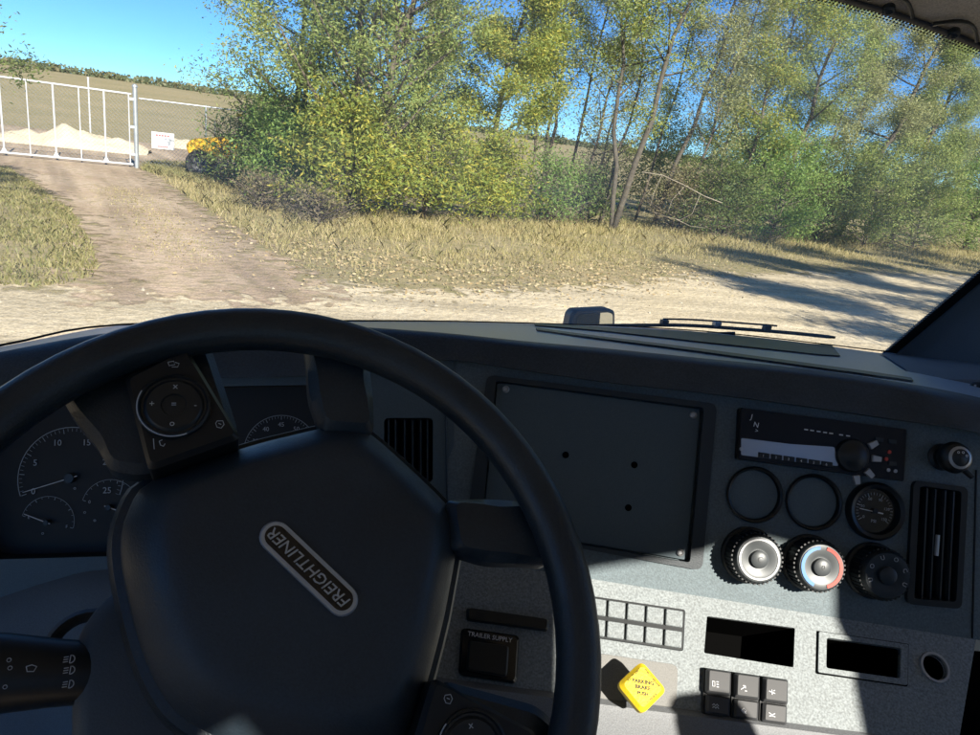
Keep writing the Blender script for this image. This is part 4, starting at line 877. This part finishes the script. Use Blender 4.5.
# yellow parking brake knob, pulled out on its stem
kp = MB().prism(LP, ll([(597, 653), (678, 665), (676, 708), (594, 698)], .008), 0, .0012, .0008).build('brake_plate', mat('plate_grey', (.20, .20, .19), .7, grain=.15), dash)
YK = mat('knob_yellow', (.80, .57, .02), .5, var=.08, vscale=40, bump=.2, bscale=300); u, v = LP.px(642.5, 687, .045)
bk = MB().prism(LP, rounded([(u+.026*math.cos(R(a)), v+.026*math.sin(R(a))) for a in (2, 92, 182, 272)], .007, 5), .033, .047, .0045).build('parking_brake_knob', YK, dash, 30); bk['label'] = 'yellow diamond-shaped parking brake knob'
MB().lathe(LP, u, v, [(.011, 0), (.011, .012), (.006, .014), (.006, .034)], 18, close=False).build('knob_stem', SATIN, bk, 40)
for s_, dv, sz in (('PARKING', .0045, .0054), ('BRAKE', -.001, .0054), ('PUSH', -.0068, .0048)): text(s_, LP, u, v+dv, sz, BLACKP, bk, .0473, bold=.0001)
for s_, du, dv, r_ in (('PULL TO APPLY', -.0095, .0098, 47), ('PUSH TO RELEASE', .0095, .0098, -43), ('TO RELEASE', .0095, -.0098, 47)): text(s_, LP, u+du, v+dv, .0026, BLACKP, bk, .0473, rot=R(r_))
# trailer switch seen through the wheel and the bar above it
tq = [(461, 629), (519, 637), (516, 685), (458, 676)]
ts = MB().prism(LP, ll(tq, .006), 0, .010, .003).build('trailer_switch', GLOSS, dash, 30)
MB().prism(LP, ll([(468, 643), (508, 648), (506, 679), (466, 672)], .004), .010, .016, .002).build('switch_button', BLACKP, ts, 30)
u, v = LP.px(490, 637, .011); text('TRAILER SUPPLY', LP, u, v, .0068, PRINT, ts, .0103)
MB().prism(LP, ll([(466, 609), (549, 621), (548, 632), (466, 621)], .004), 0, .010, .003).build('control_bar', BLACKP, dash, 30)
# seam and ledge along the bottom of the panel
MB().loft([[LP.pt(*LP.px(x, 697+(x-590)*.13), w) for x in range(420, 961, 30)] for w in (0.0005,)]+[[LP.pt(*LP.px(x, 704+(x-590)*.13), .008) for x in range(420, 961, 30)], [LP.pt(*LP.px(x, 712+(x-590)*.13), .007) for x in range(420, 961, 30)], [LP.pt(*LP.px(x, 745+(x-590)*.13), .012) for x in range(420, 961, 30)], [LP.pt(*LP.px(x, 820+(x-590)*.1), .03) for x in range(420, 961, 30)]]).build('lower_ledge', mat('ledge_plastic', (.17, .18, .19), .6, grain=.2, bump=.3, bscale=500), dash, 40)
# ---- instrument cluster
S = plane3((445, 360, .868), (445, 560, .852), (-60, 420, .82), (445, 360), (0, 360)); S = Frame(S.O, -S.x, S.z)
CLU = [(2, 400), (120, 388), (368, 384), (372, 500), (330, 548), (120, 556), (-20, 560), (-40, 480)]
VL = [(384, 418), (433, 418), (433, 482), (384, 482)]
panel_with_holes('cluster_surround', S, lp([(-200, 400), (8, 380), (334, 358), (454, 351), (454, 600), (-200, 620)], 0, S), [lp(CLU, .02, S), lp(VL, .006, S)], mat('surround_plastic', (.075, .11, .13), .6, grain=.15, bump=.3, bscale=600), dash)
ic = pocket('instrument_cluster', S, lp(CLU, .02, S), .03, mat('cluster_black', (.008, .009, .010), .65), dash)
CW = -.0285
CP = mat('cluster_print', (.33, .37, .41), .6)
def dial(x, y, rp, a0, a1, nt, nums, needle, big=5):
    u, v = S.px(x, y, CW); r = rp*.87/FOC; mm = CW
    d = arc(S, u, v, r*.985, r, a0, a1, mm+.0006, CP, ic); ticks(S, u, v, r*.91, r*.97, a0, a1, nt, .00022, mm+.0006, CP, ic, big)
    for k, s_ in enumerate(nums): a = R(a0+(a1-a0)*k/(len(nums)-1)); text(s_, S, u+r*.74*math.cos(a), v+r*.74*math.sin(a), r*.17, DIM, ic, mm+.0006)
    if needle is not None:
        c, s_ = math.cos(R(needle)), math.sin(R(needle)); MB().tube([S.pt(u-c*r*.15, v-s_*r*.15, mm+.004), S.pt(u+c*r*.9, v+s_*r*.9, mm+.004)], [.0007, .0004], 6).build('needle', PRINT, ic); MB().lathe(S, u, v, [(r*.1, mm), (r*.09, mm+.006), (0, mm+.006)], 16).build('needle_hub', BLACKP, ic)
dial(71, 478, 50, 200, -20, 45, ('0', '5', '10', '15', '20', '25'), 197)
dial(48, 522, 25, 165, -15, 13, ('E', '', 'F'), 158, 3); dial(110, 507, 27, 165, -15, 13, ('0', '', '150'), -20, 3)
dial(281, 452, 37, 190, -10, 41, ('30', '35', '40', '45', '50', '55', '60'), None)
for x, y in ((75, 488), (85, 512), (95, 520), (43, 533)): text('o', S, *S.px(x, y, CW), .006, DIM, ic, CW+.0006)
lv = pocket('air_vent', S, lp(VL, .006, S), .05, BLACKP, dash)
for k in range(6):
    x = 388+k*8; a = S.px(x, 420); b_ = S.px(x, 480)
    MB().add([S.pt(*a, 0), S.pt(*b_, 0), S.pt(b_[0]+.005, b_[1], -.025), S.pt(a[0]+.005, a[1], -.025)], [(0, 1, 2, 3)]).build('vent_slat', DARK, lv, solid=.0014)
MB().tube([S.pt(*S.px(445, 376), .002), S.pt(*S.px(447, 505), .002)], .0011, 6).build('panel_seam', BLACKP, dash)
# knee trim under the cluster
KN = mat('knee_trim', (.12, .145, .165), .65, grain=.15, bump=.3, bscale=500)
MB().loft([catmull([P(*q) for q in row], 4) for row in (
  [(-200, 610, .80), (-60, 602, .83), (0, 586, .845), (50, 570, .85), (110, 561, .855), (250, 560, .858), (452, 590, .85)],
  [(-200, 625, .78), (-60, 615, .80), (0, 598, .81), (50, 582, .815), (110, 570, .82), (250, 575, .82), (452, 606, .83)],
  [(-200, 650, .74), (-60, 640, .76), (0, 625, .77), (50, 612, .775), (110, 600, .78), (250, 610, .78), (452, 640, .80)],
  [(-200, 900, .66), (-60, 860, .68), (0, 840, .68), (50, 830, .69), (110, 820, .69), (250, 820, .70), (452, 820, .72)])]).build('knee_panel', KN, dash, 60)
# ================================================================== steering wheel
WHL = mat('wheel_rubber', (.013, .022, .030), .40, var=.15, vscale=15, bump=.35, bscale=650, grain=.2, gscale=600, dust=0.035)
PADW = mat('wheel_pad', (.016, .027, .038), .5, var=.1, vscale=9, bump=.3, bscale=700, grain=.15, gscale=600, dust=0.05)
sw = thing('steering_wheel', 'black four-spoke steering wheel turned well over to the left', 'steering wheel', WC-WN*.06)
RR, tr_ = .2133, .0158; uo = .007
rim = []
for i in range(72):
    a = 2*math.pi*i/72; e = W0.x*math.cos(a)+W0.y*math.sin(a)
    rim.append([WC+e*(RR+tr_*1.0*math.cos(b))+WN*(tr_*.95*math.sin(b)) for b in (2*math.pi*k/16 for k in range(16))])
MB().loft(rim+[rim[0]], True).build('rim', WHL, sw, 60)
PADO = [(0, 62), (30, 56), (62, 42), (98, 21), (116, 0), (121, -24), (98, -79), (81, -111), (66, -136), (52, -150), (38, -155), (0, -156)]
PADO = [(x/1000, y/1000) for x, y in PADO]; full = PADO+[(-x, y) for x, y in PADO[-2:0:-1]]; full = [(x+uo, y) for x, y in full]
fo = closed_smooth(full, 3); cx, cyy = uo, -.052
rows = []
for s_, w in ((.985, -.065), (1.0, -.036), (1.0, -.030), (.985, -.0255), (.94, -.019), (.86, -.0095), (.80, -.0045), (.74, -.0018), (.66, -.0008), (.4, -.0002), (.02, 0.)):
    rows.append([W.pt(cx+(p[0]-cx)*s_, cyy+(p[1]-cyy)*s_, w) for p in fo])
MB().loft(rows, True).build('hub_pad', PADW, sw, 50)
sh = [(cx+(p[0]-cx)*1.075, cyy+(p[1]-cyy)*1.075) for p in fo]
MB().loft([[W.pt(cx+(p[0]-cx)*k, cyy+(p[1]-cyy)*k, w) for p in fo] for k, w in ((.9, -.10), (1.04, -.085), (1.09, -.06), (1.085, -.045), (1.05, -.036), (.98, -.034))], True).build('hub_shell', WHL, sw, 50)
def mir(pts, s_): return [(s_*x/1000+uo, y/1000) if s_ > 0 else (-(x+11)/1000+uo, (y+27)/1000) for x, y in pts]
def mir0(pts, s_): return [(s_*x/1000+uo, y/1000) for x, y in pts]
for s_ in (1, -1):
    # upper spokes carry the switch pods, lower spokes are plain
    mb = MB(); top_ = mir([(212, -22), (209, -63), (193, -116), (168, -116), (104, -84), (124, -22), (142, -8), (162, -14), (186, -16)], s_); mb.prism(W, rounded(top_, .008), -.04, -.016, .006)
    mb.build('spoke', WHL, sw, 40)
    MB().prism(W, rounded(mir0([(130, -172), (112, -158), (92, -140), (64, -126), (36, -152), (56, -172), (72, -186), (92, -202)], s_), .008), -.034, -.011, .007).build('spoke', WHL, sw, 40)
    PODM = mat('pod_black', (.006, .008, .010), .45, spec=.4)
    pod = MB().prism(W, rounded(mir([(181, -54), (172, -98), (96, -78), (119, -22)], s_), .005), -.03, .002, .004).build('switch_pod', PODM, sw, 30)
    u, v = mir([(142, -62)], s_)[0]
    MB().lathe(W, u, v, [(.0235, .001), (.0232, .0045), (.0215, .0055), (.0205, .0035), (.019, .0035), (.017, .0052), (.008, .0054), (.0075, .0042), (.0, .0050)], 32).build('direction_pad', BLACKP, pod, 35)
    arc(W, u, v, .0222, .0230, 160 if s_ > 0 else 0, 20 if s_ > 0 else 140, -.0064+.012, DIM, pod, name='pad_highlight')
    for k, g_ in enumerate(('^', '>', 'v', '<', '=')):
        a = R(90*k+45); rr_ = .0135 if k < 4 else 0; text('+o-x='[k], W, u+rr_*math.cos(a), v+rr_*math.sin(a), .0062, DIM, pod, .0056, rot=R(-133))
    for (iu, iv), g_ in (((166, -82), 'D'), ((112, -74), 'O'), ((128, -38), 'C')):
        q = mir([(iu, iv)], s_)[0]; f3 = Frame(W.pt(*q, .0024), W0.x, WN)
        for st in {'D': [[(-4, 2), (0, 3), (1, 0), (-3, -1), (-4, 2)], [(1, 2), (4, 1), (3, -2), (-1, -2)]], 'O': [[(-2, 3), (2, 3), (3, 0), (1, -3), (-2, -2), (-3, 1), (-2, 3)], [(-1, 1), (1, 0)]], 'C': [[(-4, 4), (-3, -4)], [(0, 2), (1, -1), (3, -2)], [(3, -2), (4, 0)], [(0, 2), (2, 3)]]}[g_]:
            MB().tube([f3.pt(x_*.0009, y_*.0009, 0) for x_, y_ in st], .0003, 4).build('pod_symbol', DIM, pod)
# emblem
cap = lambda h, r: [(uo+s_*h+r*math.cos(R(a)), -.0465+r*math.sin(R(a))) for s_, a0 in ((1, -90), (-1, 90)) for a in range(a0, a0+181, 15)]
em = MB().prism(W, cap(.0305, .0100), -.006, .0025, .0012).build('emblem', mat('emblem_silver', (.46, .52, .60), .28, .6), sw, 30)
MB().prism(W, cap(.0300, .0070), .0012, .0029).build('emblem_plate', GLOSS, em)
text('FREIGHTLINER', W, uo, -.0466, .0107, mat('emblem_silver', (.46, .52, .60), .28, .6), em, .0031, shear=.2, ext=.0005, bold=.00004)
# ================================================================== steering column with stalk
COLM = mat('column_shroud', (.045, .058, .072), .6, grain=.12, bump=.25, bscale=600)
col = thing('steering_column', 'dark grey steering column shroud behind the wheel, with stalk', 'steering column', WC-WN*.3)
q0 = [(70, 660), (84, 616), (125, 580), (200, 566), (330, 575), (400, 640), (400, 760), (300, 880), (120, 880), (70, 780)]
r0 = closed_smooth([W0.px(x, y, -.115) for x, y in q0], 4); cu_ = sum(p[0] for p in r0)/len(r0); cv_ = sum(p[1] for p in r0)/len(r0)
MB().loft([[W0.pt(cu_+(p[0]-cu_)*s_, cv_+(p[1]-cv_)*s_, w) for p in r0] for s_, w in ((1.05, -.36), (1.03, -.2), (1.0, -.135), (.96, -.12), (.85, -.113), (.02, -.112))], True).build('shroud', COLM, col, 50)
MB().lathe(W0, 0, 0, [(.05, -.13), (.05, -.03), (.0, -.03)], 28).build('column_core', DARK, col, 40)
s0, s1 = P(126, 672, .53), P(-90, 674, .47); sd_ = (s1-s0).normalized(); sn = (CAM-s0).normalized()
sf = Frame(s0, sd_, sn)
ring = lambda t, ru, rn: [s0+sd_*t+sf.y*(ru*math.cos(a))+sf.z*(rn*math.sin(a)) for a in (2*math.pi*k/20 for k in range(20))]
stk = MB().loft([ring(-.001, .003, .002), ring(.001, .012, .009), ring(.008, .0185, .014), ring(.02, .021, .016), ring(.045, .0225, .0175), ring(.08, .0262, .0195), ring(.14, .0268, .02), ring(.2, .026, .02)], True).build('stalk', BLACKP, col, 50)
MB().tube([s0+sd_*.012-sn*.004, s0-sd_*.03-sn*.045], [.012, .014], 14).build('stalk_arm', DARK, col, 40)
MB().lathe(Frame(P(88, 652, .57), sd_*1, sn), 0, 0, [(.034, -.03), (.033, .0), (.030, .004), (.026, .0), (.024, -.02)], 28, close=False).build('stalk_collar', COLM, col, 50)
def sym(x, y, kind):
    f3 = Frame(P(x, y, .476), sd_*-1, sn); f3.x *= .75; f3.y *= .75
    if kind == 'lamp':
        mb = MB().tube([f3.pt(.001+.0035*math.cos(R(a)), .0033*math.sin(R(a)), 0) for a in range(-90, 91, 20)]+[f3.pt(.001, -.0033, 0)], .00035, 4); mb.build('stalk_symbol', DIM, stk)
        m2 = MB()
        for k in (-1, 0, 1): m2.tube([f3.pt(-.0005, k*.002, 0), f3.pt(-.0042, k*.002-.0006, 0)], .0003, 4)
        m2.build('symbol_rays', DIM, stk)['kind'] = 'stuff'
    elif kind == 'wiper':
        MB().tube([f3.pt(-.004, .002, 0), f3.pt(0, .0034, 0), f3.pt(.004, .002, 0), f3.pt(.0025, -.002, 0), f3.pt(-.0025, -.002, 0), f3.pt(-.004, .002, 0)], .00035, 4).build('stalk_symbol', DIM, stk)
    else: MB().tube([f3.pt(.0016*math.cos(R(a)), .0016*math.sin(R(a)), 0) for a in range(0, 361, 30)], .0003, 4).build('stalk_symbol', DIM, stk)
for x, y, k in ((69, 659, 'lamp'), (69, 670, 'lamp'), (68, 684, 'lamp'), (31, 669, 'wiper'), (5, 687, 'o'), (9, 660, 'o'), (10, 668, 'o')): sym(x, y, k)
# ================================================================== hood mirror and wiper outside the glass
def hood_mirror():
    d = 2.9; c = P(591, 319, d); root = thing('hood_mirror', 'grey hood-mounted mirror above the right fender', 'mirror', c-Vector((0, 0, .75)))
    f = Frame(c, CR, (CAM-c).normalized()+(TX*.35-TY*.9+Vector((0, 0, -.05))).normalized()); s_ = d/FOC
    MB().prism(f, rounded([(-27*s_, -20*s_), (27*s_, -26*s_), (25.5*s_, 7*s_), (19*s_, 10*s_), (-18*s_, 10*s_), (-22*s_, 6*s_)], .03), -.06, .01, .012).build('shell', mat('mirror_shell', (.06, .06, .06), .5), root, 40)
    MB().prism(f, rounded([(-19*s_, -18*s_), (23*s_, -22*s_), (22*s_, 4.5*s_), (17*s_, 6.5*s_), (-13*s_, 6*s_), (-16*s_, 3*s_)], .02), .010, .0125).build('glass', mat('mirror_glass', (.8, .8, .8), .02, 1.), root)
    MB().tube([f.pt(0, -20*s_, -.04), f.pt(0, -.25, -.05), f.pt(.02, -.62, -.1)], .02, 10).build('stem', mat('mirror_shell', (.1, .1, .1)), root, 50)
    MB().lathe(Frame(f.pt(.02, -.62, -.1), TX, (0, 0, 1)), 0, 0, [(.07, -.06), (.07, 0), (.03, .02), (0, .02)], 16).build('foot', MATS['mirror_shell'], root, 40)
hood_mirror()
def wiper():
    pts = [(845, 341.2, 1.66), (800, 336.5, 1.70), (750, 332.5, 1.72), (700, 329, 1.72), (660, 328.5, 1.72), (600, 329, 1.72)]
    pth = catmull([P(*p)+TY*.03 for p in pts], 4); root = thing('windshield_wiper', 'black wiper blade resting at the foot of the windshield', 'wiper', pth[12])
    MB().tube(pth, [.003]+[.0048]*(len(pth)-2)+[.004], 6).build('blade', BLACKP, root, 40)
    MB().tube([p+Vector((0, 0, .012))+TY*.012 for p in pth[5:16]], .0026, 6).build('frame', DARK, root, 40)
    MB().tube([P(735, 334, 1.76), P(690, 336, 1.78), P(640, 345, 1.8)], [.006, .009, .012], 8).build('arm', BLACKP, root, 40)
    for k in (6, 10, 15): MB().box(Frame(pth[k]+Vector((0, 0, .006)), TX, -TY), -.009, .009, -.004, .006, -.010, .003).build('claw', SATIN if k == 10 else DARK, root)
wiper()
# ================================================================== unseen seat, added to throw the round shadow on the lower dash
def seat():
    p = LP.pt(*LP.px(700, 716)); tt = .95; c = p-SUN_DIR*tt
    O = c-TX*.0; f = Frame(c, TX, -TY); root = thing('shadow_seat', 'black high-backed seat added out of view to cast the round shadow', 'seat', Vector((c.x, c.y, 1.2)))
    FAB = mat('seat_fabric', (.03, .03, .035), .9, grain=.2)
    MB().prism(f, rounded([(-.035, -.25), (.035, -.25), (.04, -.03), (.03, .008), (-.03, .008), (-.04, -.03)], .03, 5), -.03, .03, .01).build('headrest', FAB, root, 40)
    MB().prism(f, rounded([(-.24, -.95), (.24, -.95), (.22, -.3), (.12, -.2), (-.12, -.2), (-.22, -.3)], .06, 5), -.07, .05, .02).build('backrest', FAB, root, 40)
    MB().prism(Frame(c-Vector((0, 0, .95)), TX, (0, 0, 1)), rounded([(-.25, -.05), (.25, -.05), (.25, .45), (-.25, .45)], .06), -.12, .02, .02).build('cushion', FAB, root, 40)
seat()
def bounce_seat():  # unseen seat added as a warm reflector for the wheel hub
    root = thing('bounce_seat', 'tan cloth seat added below the camera to bounce warm light onto the hub', 'seat', T(-.03, -.1, -1.2)); TAN = mat('tan_cloth', (.58, .46, .34), .95, grain=.2)
    f = Frame(T(-.03, -.1, LAPZ-.02), TX, (0, 0, 1))
    MB().prism(f, rounded([(-.27, -.28), (.27, -.28), (.25, .26), (-.25, .26)], .07, 5), -.14, .02, .03).build('cushion', TAN, root, 40)
    MB().box(f, -.2, .2, -.2, .2, -.55, -.14, .02).build('pedestal', DARK, root)
    MB().prism(Frame(T(-.03, -.5, LAPZ), TX, -TY), rounded([(-.26, -.12), (.26, -.12), (.24, .09), (-.24, .09)], .06, 5), -.06, .06, .03).build('backrest', TAN, root, 40)
bounce_seat()
